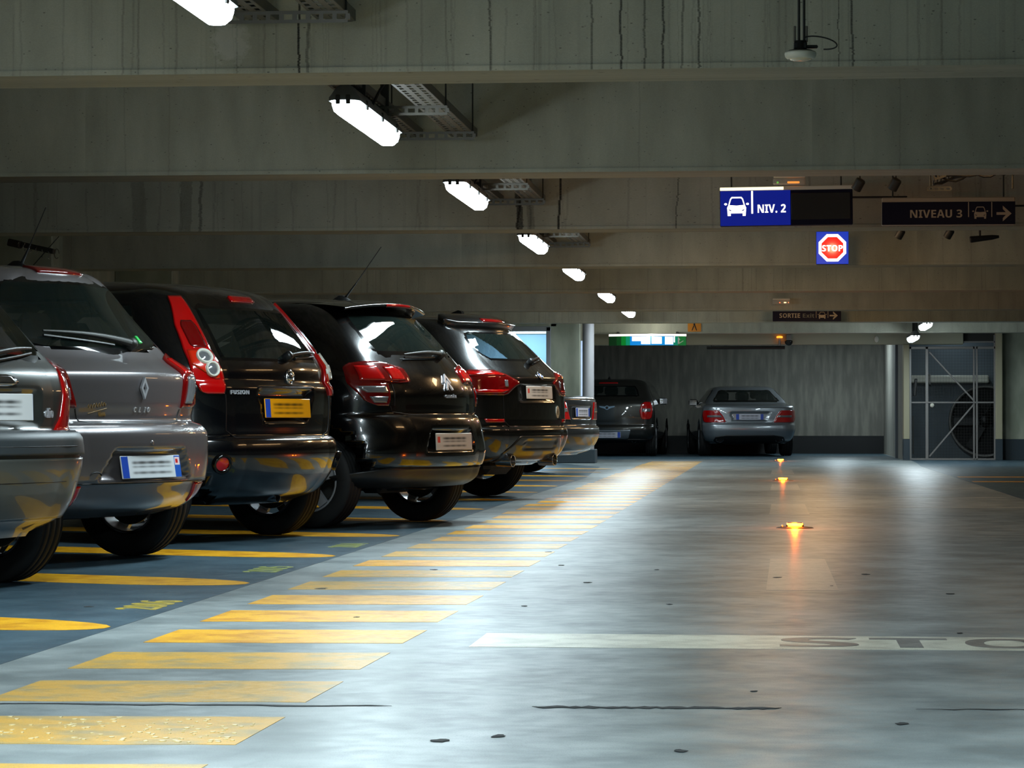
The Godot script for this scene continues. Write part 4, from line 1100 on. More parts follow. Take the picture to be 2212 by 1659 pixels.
	for q in [[[0.012, 0.11], [0.012, 0.17], [-0.018, 0.17], [-0.014, 0.11]], [[-0.014, 0.115], [-0.004, 0.09], [-0.035, 0.02], [-0.05, 0.022], [-0.045, 0.03]], [[-0.006, 0.115], [0.014, 0.11], [0.045, 0.022], [0.03, 0.02]]]: wk.prism(poly(q), 0.002, T(0, 0, 0.006))
	wk.prism(ellipse(0.016, 0.018, 14, Vector2(0.0, 0.195)), 0.002, T(0, 0, 0.006))
	put("walking_figure", wk, M.black, t)

func exit_block(label: String, p: Vector3, glows: Array) -> void:
	var t := thing("emergency_light", label, "emergency light", p, 0.0, "")
	block("base", t, -0.115, 0.115, 0.055, 0.075, -0.05, 0.05, M.offwhite, 0.004)
	var m := MB.new().box(Vector3(0, 0.028, 0), Vector3(0.24, 0.056, 0.10), 0.012)
	var g := glass(Color(0.8, 0.8, 0.78), 0.35)
	put("cover", m, g, t)
	for k in glows: put("led", MB.new().box(Vector3(k[0], 0.02, 0.03), Vector3(k[1], 0.014, 0.02), 0.004), glow(k[2], k[3]), t)

func build_fittings() -> void:
	exit_block("clear emergency light with green and orange glow on top of the lit sign", Vector3(0.12, 2.424, -20.42), [[-0.085, 0.015, Color(0.3, 0.8, 0.1), 1.0], [0.03, 0.09, Color(1.0, 0.55, 0.05), 1.6]])
	exit_block("clear emergency light with small orange points, fixed low on a far beam", Vector3(0.11, 2.235, -37.07), [[0.05, 0.035, Color(1.0, 0.75, 0.5), 5.0], [-0.02, 0.02, Color(1.0, 0.4, 0.15), 2.0], [0.095, 0.015, Color(1.0, 0.5, 0.2), 2.0]])
	# hanging detector with its looped cable
	var t := thing("detector", "white disc detector on a twin rod with a looped black cable, before the nearest beam", "detector", Vector3(0.108, 2.115, -10.9))
	var xf := T(0, 0)
	put("dome", MB.new().lathe([[0.0, 0.0], [0.022, 0.001], [0.040, 0.006], [0.046, 0.011]], 32, xf), mat(Color(0.85, 0.80, 0.66), 0.25, 0.0, 1.0), t)
	put("disc", MB.new().lathe([[0.046, 0.009], [0.054, 0.011], [0.060, 0.018], [0.062, 0.030], [0.060, 0.037], [0.0, 0.040]], 36, xf), mat(Color(0.80, 0.80, 0.74), 0.35), t)
	put("collar", MB.new().lathe([[0.055, 0.037], [0.045, 0.043], [0.024, 0.046], [0.024, 0.080], [0.0, 0.082]], 24, xf), M.black, t)
	block("bracket", t, -0.026, 0.026, 0.046, 0.075, -0.02, 0.02, M.black, 0.004)
	block("connector", t, 0.015, 0.068, 0.050, 0.063, -0.008, 0.008, M.black, 0.004)
	for x in [-0.006, 0.014]: put("rod", MB.new().tube([Vector3(x, 0.06, 0), Vector3(x, 0.79, 0)], 0.0055), M.zinc_dark, t)
	for x in [-0.022, 0.024]: block("clamp", t, x - 0.005, x + 0.005, 0.075, 0.138, -0.006, 0.006, M.zinc, 0.002)
	var loop := []
	for k in 25:
		var a := lerpf(-1.35, PI - 0.5, k / 24.0)
		loop.append(Vector3(0.088 + 0.066 * cos(a) - 0.012, 0.071 + 0.021 * sin(a) + 0.010 * cos(a) * -1.0, 0.03 * sin(a * 0.5)))
	put("cable", MB.new().tube(loop, 0.0028, -1, 8), M.black, t)
	# small cylinder spots hanging near the unlit sign
	var spots := [[0.577, 2.32, -19.6, "small round ceiling spot close beside the dark end of the lit level sign"], [0.828, 2.32, -19.6, "small round ceiling spot between the lit sign and the unlit level 3 sign"], [1.10, 2.315, -24.8, "small round ceiling spot half hidden under the left end of the level 3 sign"], [1.53, 2.315, -24.8, "small round ceiling spot half hidden under the car symbol of the level 3 sign"]]
	for k in spots:
		t = thing("ceiling_spot", k[3], "spot lamp", Vector3(k[0], k[1], k[2]), 0.0, "")
		put("body", MB.new().lathe([[0.030, 0.0], [0.036, 0.004], [0.036, 0.075], [0.030, 0.085], [0.0, 0.085]], 24, Transform3D(Basis(Vector3(0, 0, 1), -0.5) * Basis(Vector3.RIGHT, 0.3), Vector3.ZERO)), M.zinc_dark, t)
		put("lens", MB.new().lathe([[0.0, -0.002], [0.031, 0.001], [0.032, 0.006]], 24, Transform3D(Basis(Vector3(0, 0, 1), -0.5) * Basis(Vector3.RIGHT, 0.3), Vector3.ZERO)), M.offwhite, t)
		put("stem", MB.new().tube([Vector3(0.03, 0.06, 0), Vector3(0.03, 0.57, 0)], 0.006), M.zinc_dark, t)
	# black pipe lamp end and conduit by the right-hand beams
	t = thing("conduit", "thin dark conduit along the beam above the level 3 sign", "pipe", Vector3(0, 0, 0))
	put("pipe", MB.new().tube([Vector3(0.48, 2.375, -20.95), Vector3(1.0, 2.375, -20.95)], 0.008), M.black, t)
	put("pipe", MB.new().tube([Vector3(1.30, 2.305, -20.98), Vector3(2.2, 2.305, -20.98)], 0.008), M.black, t)
	put("saddle", MB.new().box(Vector3(1.47, 2.29, -20.97), Vector3(0.02, 0.05, 0.03), 0.004), M.black, t)
	t = thing("loudspeaker", "black tube shaped fitting under the right end of the level 3 sign", "fitting", Vector3(1.80, 2.335, -25.2))
	put("body", MB.new().lathe([[0.0, -0.12], [0.026, -0.12], [0.030, -0.11], [0.022, 0.08], [0.012, 0.14], [0.0, 0.14]], 20, Transform3D(Basis(Vector3(0, 0, 1), -PI / 2 + 0.1), Vector3(0.08, 0, 0))), M.black, t)
	put("bracket", MB.new().box(Vector3(0.05, 0.28, 0), Vector3(0.02, 0.56, 0.02), 0.003), M.zinc_dark, t)
	# bent slotted tray at the right edge
	t = thing("cable_tray", "bent slotted cable tray with loose cables above the arrow of the level 3 sign", "cable tray", Vector3(0, 0, 0))
	var path := [Vector3(1.05, 2.27, -18.4), Vector3(1.20, 2.32, -18.45), Vector3(1.40, 2.36, -18.5), Vector3(1.60, 2.385, -18.5)]
	var tm := MB.new()
	for k in 3:
		slotted(tm, path[k], path[k + 1], Vector3(0, 0.25, 0.97).normalized(), 0.14, 6)
		slotted(tm, path[k] + Vector3(0, 0.03, 0.07), path[k + 1] + Vector3(0, 0.03, 0.07), Vector3(-0.2, 0.97, 0).normalized(), 0.05, 6)
	put("tray", tm, M.zinc_dark, t)
	var cc := MB.new()
	slotted(cc, Vector3(1.01, 2.222, -18.35), Vector3(1.16, 2.222, -18.35), Vector3.UP, 0.03, 4)
	slotted(cc, Vector3(1.535, 2.325, -18.35), Vector3(1.85, 2.325, -18.35), Vector3.UP, 0.03, 7)
	put("cross_channel", cc, M.zinc, t)
	for x in [1.03, 1.56]: put("rod", MB.new().tube([Vector3(x, 2.22, -18.36), Vector3(x, 2.9, -18.36)], 0.006), M.zinc_dark, t)
	for q in 3:
		var cp := []
		for k in 13: cp.append(Vector3(1.06 + 0.045 * k, 2.285 + 0.006 * k + 0.03 * sin(k * 0.9 + q * 2.0) * (1.0 if q else 0.4), -18.36 - 0.03 * q))
		put("cable", MB.new().tube(cp, 0.007), M.rubber, t)
	# amber warning lamp and camera on the far lintel, black bar below
	t = thing("warning_lamp", "small amber warning lamp on a grey bracket at the far lintel", "lamp", Vector3(0.113, 1.98, -48.17))
	put("bracket", MB.new().tube([Vector3(0, 0, 0.03), Vector3(0, 0.125, 0.03)], 0.022, -1, 12), M.steel, t)
	put("foot", MB.new().box(Vector3(0, 0.01, 0.01), Vector3(0.05, 0.03, 0.06), 0.005), M.steel, t)
	put("lamp", MB.new().lathe([[0.05, 0.125], [0.055, 0.14], [0.045, 0.155], [0.0, 0.16]], 20, T(0, 0, 0.03)), glow(Color(1.0, 0.55, 0.05), 2.5), t)
	t = thing("camera_dome", "black dome camera on a grey arm at the far lintel", "camera", Vector3(0.27, 2.0, -48.1))
	put("dome", MB.new().lathe([[0.0, -0.03], [0.04, -0.02], [0.065, 0.01], [0.07, 0.05], [0.06, 0.06]], 24), M.trim, t)
	put("arm", MB.new().box(Vector3(0, 0.11, -0.02), Vector3(0.09, 0.11, 0.13), 0.01), M.steel, t)
	t = thing("height_bar", "long thin black bar hung under the far lintel", "bar", Vector3(-0.474, 1.953, -48.7))
	put("bar", MB.new().tube([Vector3(-0.68, 0, 0), Vector3(0.68, 0, 0)], 0.028, -1, 12), M.black, t)
	for x in [-0.6, 0.6]: put("hanger", MB.new().tube([Vector3(x, 0, 0), Vector3(x, 0.06, 0.25)], 0.006), M.black, t)
	t = thing("detector", "small round pale detector on the far lintel left of the two lamps", "detector", Vector3(1.775, 2.08, -48.2))
	put("disc", MB.new().lathe([[0.045, 0.0], [0.045, 0.02], [0.036, 0.03], [0.0, 0.034]], 24, Transform3D(Basis(Vector3.RIGHT, PI / 2) * Basis.from_scale(Vector3(0.85, 1, 1.25)), Vector3.ZERO)), M.offwhite, t)
	# old fitting high on the left wall
	t = thing("wall_bracket", "weathered bracket with loose wires high on the left wall pilaster", "bracket", Vector3(-6.95, 2.24, -25.55))
	put("plate", MB.new().box(Vector3(0.02, 0.09, 0), Vector3(0.44, 0.05, 0.10), 0.01, Basis(Vector3(0, 0, 1), -0.22)), M.zinc_dark, t)
	put("tray", MB.new().box(Vector3(-0.14, 0.12, 0.02), Vector3(0.12, 0.07, 0.12), 0.01, Basis(Vector3(0, 0, 1), -0.22)), mat(Color(0.16, 0.12, 0.10), 0.7), t)
	var wr := MB.new()
	for k in 6:
		var wp := []
		for j in 7: wp.append(Vector3(-0.1 + 0.06 * k + 0.012 * sin(j * 1.3 + k), 0.14 - 0.02 * k - 0.012 * j, 0.07 + 0.01 * sin(j + k)))
		wr.tube(wp, 0.004, -1, 6)
	put("wire", wr, M.chrome, t)
	put("hook", MB.new().tube(range(13).map(func(k): return Vector3(0.27 + 0.022 * cos(k * 0.45), 0.02 + 0.045 * sin(k * 0.45), 0.06)), 0.004, -1, 6), M.zinc, t)

func studs() -> void:
	for k in [[0.141, -18.3, "amber lit road stud in the lane, nearest of three"], [0.111, -32.2, "amber lit road stud in the lane, middle of three"], [0.123, -46.8, "amber lit road stud in the lane, before the silver saloon"]]:
		var t := thing("road_stud", k[2], "road stud", Vector3(k[0], 0, k[1]), 0.0, "")
		put("base", MB.new().lathe([[0.125, 0.0], [0.115, 0.006], [0.06, 0.014], [0.0, 0.015]], 28), M.zinc_dark, t)
		put("body", MB.new().box(Vector3(0, 0.020, 0), Vector3(0.115, 0.030, 0.10), 0.010), M.black, t)
		for z in [-1.0, 1.0]:
			for y in [0.014, 0.027]:
				put("led_strip", MB.new().box(Vector3(0, y, z * 0.051), Vector3(0.105 if y > 0.02 else 0.09, 0.012, 0.006), 0.002), glow(Color(1.0, 0.40, 0.03), 30.0), t)
		put("reflector", MB.new().lathe([[0.0, 0.006], [0.008, 0.004], [0.008, -0.02]], 12, Transform3D(Basis(Vector3.RIGHT, PI / 2), Vector3(-0.085, 0.016, 0.03))), M.offwhite, t)
		omni(t, Vector3(0, 0.032, 0.085), Color(1.0, 0.40, 0.04), 0.16, 0.02)
		omni(t, Vector3(0, 0.032, -0.085), Color(1.0, 0.40, 0.04), 0.16, 0.02)

# ---------- floor, paint ----------
func flat(parent: Node, n: String, p: Array, m: Material, y: float, h := 0.001) -> MeshInstance3D:
	var q := PackedVector2Array()
	for k in p: q.append(Vector2(k.x, -k.y))   # plan x, z -> local XY lying on the floor
	return put(n, MB.new().prism(q, h, Transform3D(Basis(Vector3.RIGHT, -PI / 2), Vector3(0, y, 0)), false), m, parent)

func build_floor() -> void:
	var fl := struct("floor", MB.new().box(Vector3(0.75, -0.15, -25.5), Vector3(17.5, 0.30, 65.0)), M.floor, "smooth grey-blue painted concrete floor of the parking level")
	flat(fl, "bay_coating", [Vector2(-7.9, 6), Vector2(-2.25, 6), Vector2(-2.25, -33.5), Vector2(-2.55, -41.0), Vector2(-3.4, -44.2), Vector2(-7.9, -44.2)], M.bay, 0.0, 0.001)
	flat(fl, "bay_coating", [Vector2(2.2, 6), Vector2(9, 6), Vector2(9, -48.2), Vector2(2.35, -48.2), Vector2(2.30, -45), Vector2(2.2, -42)], M.bay, 0.0, 0.001)
	flat(fl, "bay_coating", [Vector2(-7.9, -48.45), Vector2(2.2, -48.45), Vector2(2.2, -57), Vector2(-7.9, -57)], M.bay, 0.0, 0.001)
	var r := rnd(5)
	# zebra stripes, worn to different degrees
	for k in 45:
		var z := -5.10 - 0.925 * k
		var l := -2.02 + r.randf_range(-0.02, 0.02)
		var w := 0.56 + r.randf_range(-0.02, 0.02)
		var pts := []
		for j in 9: pts.append(Vector2(lerpf(l, -1.18, j / 8.0), z + 0.03 - 0.05 * j / 8.0 + r.randf_range(-0.006, 0.006)))
		for j in 9: pts.append(Vector2(lerpf(-1.17, l, j / 8.0), z - w - 0.02 + 0.05 * j / 8.0 + r.randf_range(-0.006, 0.006)))
		flat(fl, "zebra_stripe", pts, M.faded if k in [0, 1, 2, 3, 7, 8, 10, 11, 15] else M.yellow, 0.0, 0.001)
	var worn := MB.new()
	for k in 260:
		var c := Vector2(r.randf_range(-2.0, -1.2), r.randf_range(-6.56, -6.06))
		if r.randf() > 0.35 + 0.5 * (c.x + 2.0): continue
		var pts := PackedVector2Array()
		var sz := r.randf_range(0.004, 0.010)
		for j in 7: pts.append(Vector2(c.x, -c.y) + Vector2.from_angle(TAU * j / 7) * Vector2(sz, sz * 1.3) * r.randf_range(0.5, 1.0))
		worn.prism(pts, 0.002, Transform3D(Basis(Vector3.RIGHT, -PI / 2), Vector3(0, 0.0009, 0)), false)
	put("worn_coating", worn, mat(Color(0.80, 0.72, 0.52), 0.5), fl).set_meta("kind", "stuff")
	# rounded yellow bands between the slanting bays
	var d := Vector2(-cos(deg_to_rad(21.4)), -sin(deg_to_rad(21.4)))
	var nrm := Vector2(-d.y, d.x)
	var tips := [-6.75, -9.35, -11.90, -14.30, -16.80, -19.3, -21.8, -24.3, -26.8, -29.3, -31.8, -34.3, -36.8, -39.3]
	for z in tips:
		var tip := Vector2(-2.27, z)
		var hw := 0.265
		var pts := []
		for k in 13:
			var a := lerpf(-PI / 2, PI / 2, k / 12.0)
			pts.append(tip + d * (0.62 - 0.62 * cos(a)) + nrm * hw * sin(a) - nrm * 0.02)
		pts.append(tip + d * 5.2 + nrm * hw)
		pts.append(tip + d * 5.2 - nrm * hw)
		flat(fl, "bay_line", pts, M.yellow, 0.0012, 0.001)
	for k in 3:
		var zc: float = [-10.52, -13.05, -15.55][k]
		var tm := text_mesh(["2006", "2005", "2004"][k], 0.17, 0.52)
		var o := put("bay_number", tm[0], M.number if k == 0 else mat(Color(0.45, 0.48, 0.16), 0.5), fl)
		o.transform = Transform3D(Basis(Vector3(0, 0, -1), Vector3(-1, 0, 0), Vector3(0, 1, 0)), Vector3(-2.39, 0.0007, zc)) * Transform3D(tm[1], tm[2])
	# right-hand bay lines, transverse pale lines
	for z in [-31.6, -34.1]:
		flat(fl, "bay_line", [Vector2(2.25, z), Vector2(6.5, z - 0.05), Vector2(6.5, z - 0.5), Vector2(2.25, z - 0.45)], M.yellow, 0.0012, 0.001)
	for z in [-22.6, -25.5, -28.6]:
		flat(fl, "cross_line", [Vector2(0.35, z + 0.05), Vector2(2.1, z + 0.03), Vector2(2.1, z - 0.12), Vector2(0.35, z - 0.10)], M.dash, 0.0, 0.001)
	# stop line with letters, dashes of the lane
	flat(fl, "stop_line", [Vector2(-0.955, -8.70), Vector2(2.1, -8.74), Vector2(2.1, -9.20), Vector2(-0.955, -9.26)], M.white, 0.0, 0.001)
	var x := [0.145, 0.435, 0.735, 1.02]
	for k in 4:
		var tm := text_mesh("STOP"[k], 0.37, 0.25)
		var o := put("stop_letter", tm[0], M.letter, fl)
		o.transform = Transform3D(Basis(Vector3(1, 0, 0), Vector3(0, 0, -1), Vector3(0, 1, 0)), Vector3(x[k], 0.0007, -8.975)) * Transform3D(tm[1], tm[2])
	for z in [-11.68, -20.8, -27.7, -36.0]:
		flat(fl, "lane_dash", [Vector2(-0.03, z), Vector2(0.272, z), Vector2(0.262, z - 2.6), Vector2(-0.015, z - 2.6)], M.dash, 0.0, 0.001)
	# open joint across the lane and loose chips of coating
	for seg in [[-3.2, -0.95, 0.020], [-0.60, 0.02, 0.028], [0.35, 1.6, 0.010]]:
		var a := []
		var b := []
		var n := 40
		for k in n + 1:
			var xx := lerpf(seg[0], seg[1], float(k) / n)
			var zz := -6.925 - 0.035 * xx + r.randf_range(-0.012, 0.012)
			var hw: float = seg[2] * r.randf_range(0.3, 1.0) * minf(1.0, minf(k, n - k) * 0.35 + 0.1)
			a.append(Vector2(xx, zz + hw)); b.append(Vector2(xx, zz - hw))
		b.reverse()
		flat(fl, "joint", a + b, M.crack, 0.0011, 0.0006)
	for k in [[930, -6.05], [0, 0]]: pass
	for c in [[-0.74, -6.16, 0.024], [-0.62, -6.26, 0.022], [-0.20, -6.02, 0.018], [-0.81, -12.15, 0.05], [-1.50, -9.95, 0.03], [-0.55, -13.2, 0.03], [0.02, -12.6, 0.05], [0.42, -12.9, 0.05], [0.72, -11.5, 0.05], [-1.03, -13.55, 0.04], [-0.95, -10.6, 0.03], [-1.6, -13.1, 0.05], [-0.4, -10.75, 0.03], [-1.9, -11.6, 0.06], [0.3, -6.6, 0.02], [-2.6, -10.4, 0.05], [-1.2, -14.9, 0.05], [0.62, -9.4, 0.03], [0.25, -12.0, 0.02], [-0.05, -7.35, 0.012]]:
		var pts := []
		for k in 11: pts.append(Vector2(c[0], c[1]) + Vector2(cos(TAU * k / 11), sin(TAU * k / 11)) * Vector2(c[2], c[2] * 1.5) * (0.5 if c[1] < -9.0 else 1.0) * r.randf_range(0.5, 1.0))
		flat(fl, "coating_chip", pts, M.crack, 0.0012, 0.0008)

# ---------- shell ----------
func beam_mesh(z0: float, z1: float, x0: float, x1: float, off: float, wide: float) -> MB:
	var m := MB.new()
	var y0 := 2.16
	var y1 := 2.95
	var uv := func(x: float, y: float): return Vector2((x - x0) / wide + off, 1.0 - (y - y0) / (y1 - y0))
	var lip := 0.022
	var z := z0 + 0.007
	# front face, lip, soffit, back
	var F := func(xa, ya, za, xb, yb, zb): m.face([Vector3(xa, ya, za), Vector3(xb, ya, za), Vector3(xb, yb, zb), Vector3(xa, yb, zb)], [uv.call(xa, ya), uv.call(xb, ya), uv.call(xb, yb), uv.call(xa, yb)])
	F.call(x0, y0 + lip, z0, x1, y1, z0)
	F.call(x0, y0 + lip, z, x1, y0 + lip, z0)
	F.call(x0, y0, z - 0.002, x1, y0 + lip, z)
	m.face([Vector3(x0, y0, z1), Vector3(x1, y0, z1), Vector3(x1, y0, z - 0.002), Vector3(x0, y0, z - 0.002)], [Vector2(0.09, 0.0), Vector2(0.09, 4.0), Vector2(0.01, 4.0), Vector2(0.01, 0.0)])
	m.face([Vector3(x1, y0, z1), Vector3(x0, y0, z1), Vector3(x0, y1, z1), Vector3(x1, y1, z1)], [uv.call(x1, y0), uv.call(x0, y0), uv.call(x0, y1), uv.call(x1, y1)])
	for x in [x0, x1]:
		var q := [Vector3(x, y0, z1), Vector3(x, y0, z), Vector3(x, y1, z), Vector3(x, y1, z1)]
		if x == x1: q.reverse()
		m.face(q)
	return m

func build_shell() -> void:
	var ce := struct("ceiling", MB.new().box(Vector3(0.75, 3.05, -25.5), Vector3(17.5, 0.30, 65.0)), M.concrete, "concrete ceiling slab carried by deep cross beams")
	var zs := [1.2, -3.7, -11.44, -16.2, -21.1, -26.3, -31.6, -37.15, -41.85, -47.2]
	zs[1] = -6.0
	for k in zs.size():
		# the first three beams in view carry their own stains, laid where they stand in the photograph
		var which: int = [2, 2, 0, 2, 1, 2, 3, 2, 3, 2][k]
		var wide := 7.8 if k == 4 else 4.3
		var off := 0.37 * k
		if k == 2: off = (-3.18 + 7.9) / 4.3 * -1.0
		if k == 4: off = (-5.87 + 7.9) / 7.8 * -1.0
		put("beam", beam_mesh(zs[k], zs[k] - 0.42, -7.9, 9.4, off, wide), M.beams[which], ce)
	var wl := struct("wall_left", MB.new().box(Vector3(-7.65, 1.45, -19.5), Vector3(0.3, 2.95, 51.0)), M.pier, "bare concrete wall behind the parked row")
	for z in [-25.9, -31.2, -20.7]:
		block("pilaster", wl, -7.5, -6.83, 0.0, 2.92, z, z - 0.4, M.pier, 0.01)
	struct("wall_right", MB.new().box(Vector3(9.25, 1.45, -21.0), Vector3(0.3, 2.95, 54.5)), M.pier, "concrete wall on the far side of the lane")
	struct("wall_rear", MB.new().box(Vector3(0.75, 1.45, 6.15), Vector3(17.3, 2.95, 0.3)), M.pier, "concrete wall closing the level behind the viewpoint")
	# recess with the two far cars
	var wb := struct("wall_far", MB.new().box(Vector3(-2.8, 1.45, -57.2), Vector3(10.4, 2.95, 0.3)), M.wall, "stained dark concrete wall behind the two far cars")
	block("plinth", wb, -7.9, 2.25, 0.0, 0.36, -57.05, -57.02, mat(Color(0.05, 0.06, 0.07), 0.6))
	var wr := struct("wall_recess", MB.new().box(Vector3(2.29, 1.45, -52.9), Vector3(0.09, 2.95, 8.6)), M.wall, "side wall of the recess next to the gate")
	block("jamb", wr, 2.235, 2.335, 0.36, 1.99, -48.18, -48.6, M.cream, 0.006)
	block("jamb_plinth", wr, 2.232, 2.338, 0.0, 0.36, -48.175, -48.605, M.plinth, 0.004)
	struct("trim_1", MB.new().box(Vector3(0.075, 2.44, -48.35), Vector3(6.36, 0.90, 0.3), 0.008), mat(Color(0.60, 0.60, 0.52), 0.6), "pale lintel over the recess")
	# lobby with its window, pier, column
	struct("wall_lobby", MB.new().box(Vector3(-3.355, 1.45, -45.1), Vector3(0.47, 2.95, 0.4), 0.006), M.pier, "pale green-grey pier beside the round column")
	struct("wall_side", MB.new().box(Vector3(-3.25, 1.45, -46.8), Vector3(0.12, 2.95, 3.0)), M.pier, "side wall of the lit lobby")
	struct("wall_lobby_left", MB.new().box(Vector3(-6.8, 1.45, -45.1), Vector3(2.0, 2.95, 0.4)), M.pier, "wall left of the lobby window")
	struct("wall_lobby_back", MB.new().box(Vector3(-5.55, 1.45, -48.4), Vector3(4.7, 2.95, 0.15)), mat(Color(0.65, 0.78, 0.86), 0.5), "pale blue back wall of the lobby")
	struct("trim_2", MB.new().box(Vector3(-4.7, 2.57, -45.1), Vector3(2.4, 0.72, 0.4)), M.pier, "wall strip above the lobby window")
	var wn := struct("window_1", MB.new().box(Vector3(-3.625, 1.1, -44.93), Vector3(0.075, 2.2, 0.10), 0.006), M.alloy, "metal framed lobby window lit from inside")
	block("frame", wn, -5.8, -3.59, 2.13, 2.21, -44.88, -44.98, M.alloy, 0.006)
	block("frame", wn, -5.8, -3.59, 0.0, 0.10, -44.88, -44.98, M.alloy, 0.006)
	block("frame", wn, -5.8, -5.72, 0.1, 2.13, -44.88, -44.98, M.alloy, 0.006)
	block("pane", wn, -5.72, -3.66, 0.1, 2.13, -44.935, -44.945, glass(Color(0.5, 0.6, 0.65), 0.08))
	var lb := thing("lobby_lamp", "bright slanting lobby lamp seen through the metal framed window", "lamp", Vector3(-4.3, 2.3, -46.8))
	block("panel", lb, -0.55, 0.55, 0.0, 0.05, -1.2, 1.2, glow(Color(0.75, 0.9, 1.0), 4.0), 0.01)
	var a := AreaLight3D.new()
	a.name = "panel_light"
	a.area_size = Vector2(1.0, 2.3); a.light_color = Color(0.75, 0.9, 1.0); a.light_energy = 12.0
	a.area_range = 60.0; a.area_attenuation = 2.0; a.shadow_enabled = true
	lb.add_child(a)
	a.rotation.x = -PI / 2
	a.position.y = -0.02
	for k in [-0.45, 0.45]: put("hanger", MB.new().tube([Vector3(0, 0.05, k), Vector3(0, 0.6, k)], 0.01), M.steel, lb)
	var w2 := struct("window_2", MB.new().box(Vector3(-3.10, 1.50, -45.2), Vector3(0.05, 0.96, 0.02)), glow(Color(0.6, 0.75, 1.0), 0.55), "narrow lit glass strip beside the round column")
	block("frame", w2, -3.135, -3.12, 0.0, 2.25, -45.18, -45.22, M.black)
	block("frame", w2, -3.08, -3.06, 0.0, 2.25, -45.18, -45.22, M.steel)
	var co := struct("trim_3", MB.new().lathe([[0.094, 0.2], [0.094, 2.92]], 32, T(-2.96, 0.0, -44.6)), mat(Color(0.56, 0.55, 0.56), 0.5), "round concrete column on a square plinth")
	block("column_base", co, -3.45, -2.832, 0.0, 0.223, -44.35, -44.88, M.plinth, 0.012)
	# wall and plant room on the right
	var wg := struct("wall_right_far", MB.new().box(Vector3(6.5, 1.45, -48.6), Vector3(5.2, 2.95, 0.4)), M.pier, "pale wall right of the gate")
	block("jamb", wg, 3.80, 3.915, 0.36, 2.92, -48.17, -48.5, M.cream, 0.006)
	block("jamb_plinth", wg, 3.797, 3.918, 0.0, 0.36, -48.165, -48.5, M.plinth, 0.004)
	block("plinth", wg, 3.92, 9.1, 0.0, 0.36, -48.38, -48.42, M.plinth, 0.004)
	var pr := struct("wall_plant_room", MB.new().box(Vector3(3.9, 1.45, -50.7), Vector3(3.4, 2.95, 0.2)), mat(Color(0.36, 0.40, 0.43), 0.6), "grey wall of the plant room behind the gate")
	struct("wall_plant_room_side", MB.new().box(Vector3(5.3, 1.45, -49.7), Vector3(0.15, 2.95, 1.7)), M.pier, "side wall of the plant room")
	block("transom", wg, 3.26, 3.80, 2.02, 2.92, -48.40, -48.44, M.zinc_dark)
	var fan := thing("fan_duct", "large dark round fan opening behind the mesh gate", "fan", Vector3(3.79, 0.665, -50.5))
	put("rim", MB.new().lathe([[0.60, -0.05], [0.60, 0.05], [0.63, 0.06], [0.645, 0.05], [0.645, -0.09]], 48, Transform3D(Basis(Vector3.RIGHT, PI / 2), Vector3.ZERO)), M.steel, fan)
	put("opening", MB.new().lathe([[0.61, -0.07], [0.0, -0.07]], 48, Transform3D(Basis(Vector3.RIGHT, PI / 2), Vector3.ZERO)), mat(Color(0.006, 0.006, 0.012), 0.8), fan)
	for k in 6:
		var b := Basis(Vector3(0, 0, 1), TAU * k / 6) * Basis(Vector3.RIGHT, 0.5)
		put("blade", MB.new().box(b * Vector3(0.33, 0, 0), Vector3(0.46, 0.16, 0.012), 0.004, b), mat(Color(0.012, 0.012, 0.016), 0.6), fan)
	put("hub", MB.new().lathe([[0.0, 0.06], [0.10, 0.05], [0.11, -0.06]], 24, Transform3D(Basis(Vector3.RIGHT, PI / 2), Vector3.ZERO)), M.black, fan)
	var du := thing("duct", "pale horizontal duct on the plant room wall behind the gate", "duct", Vector3(3.1, 1.36, -50.45))
	put("body", MB.new().box(Vector3(0, 0.06, 0), Vector3(1.5, 0.14, 0.26), 0.02), M.offwhite, du)
	put("flange", MB.new().box(Vector3(-0.3, 0.06, 0.0), Vector3(0.03, 0.18, 0.30), 0.005), M.steel, du)
	build_gate()

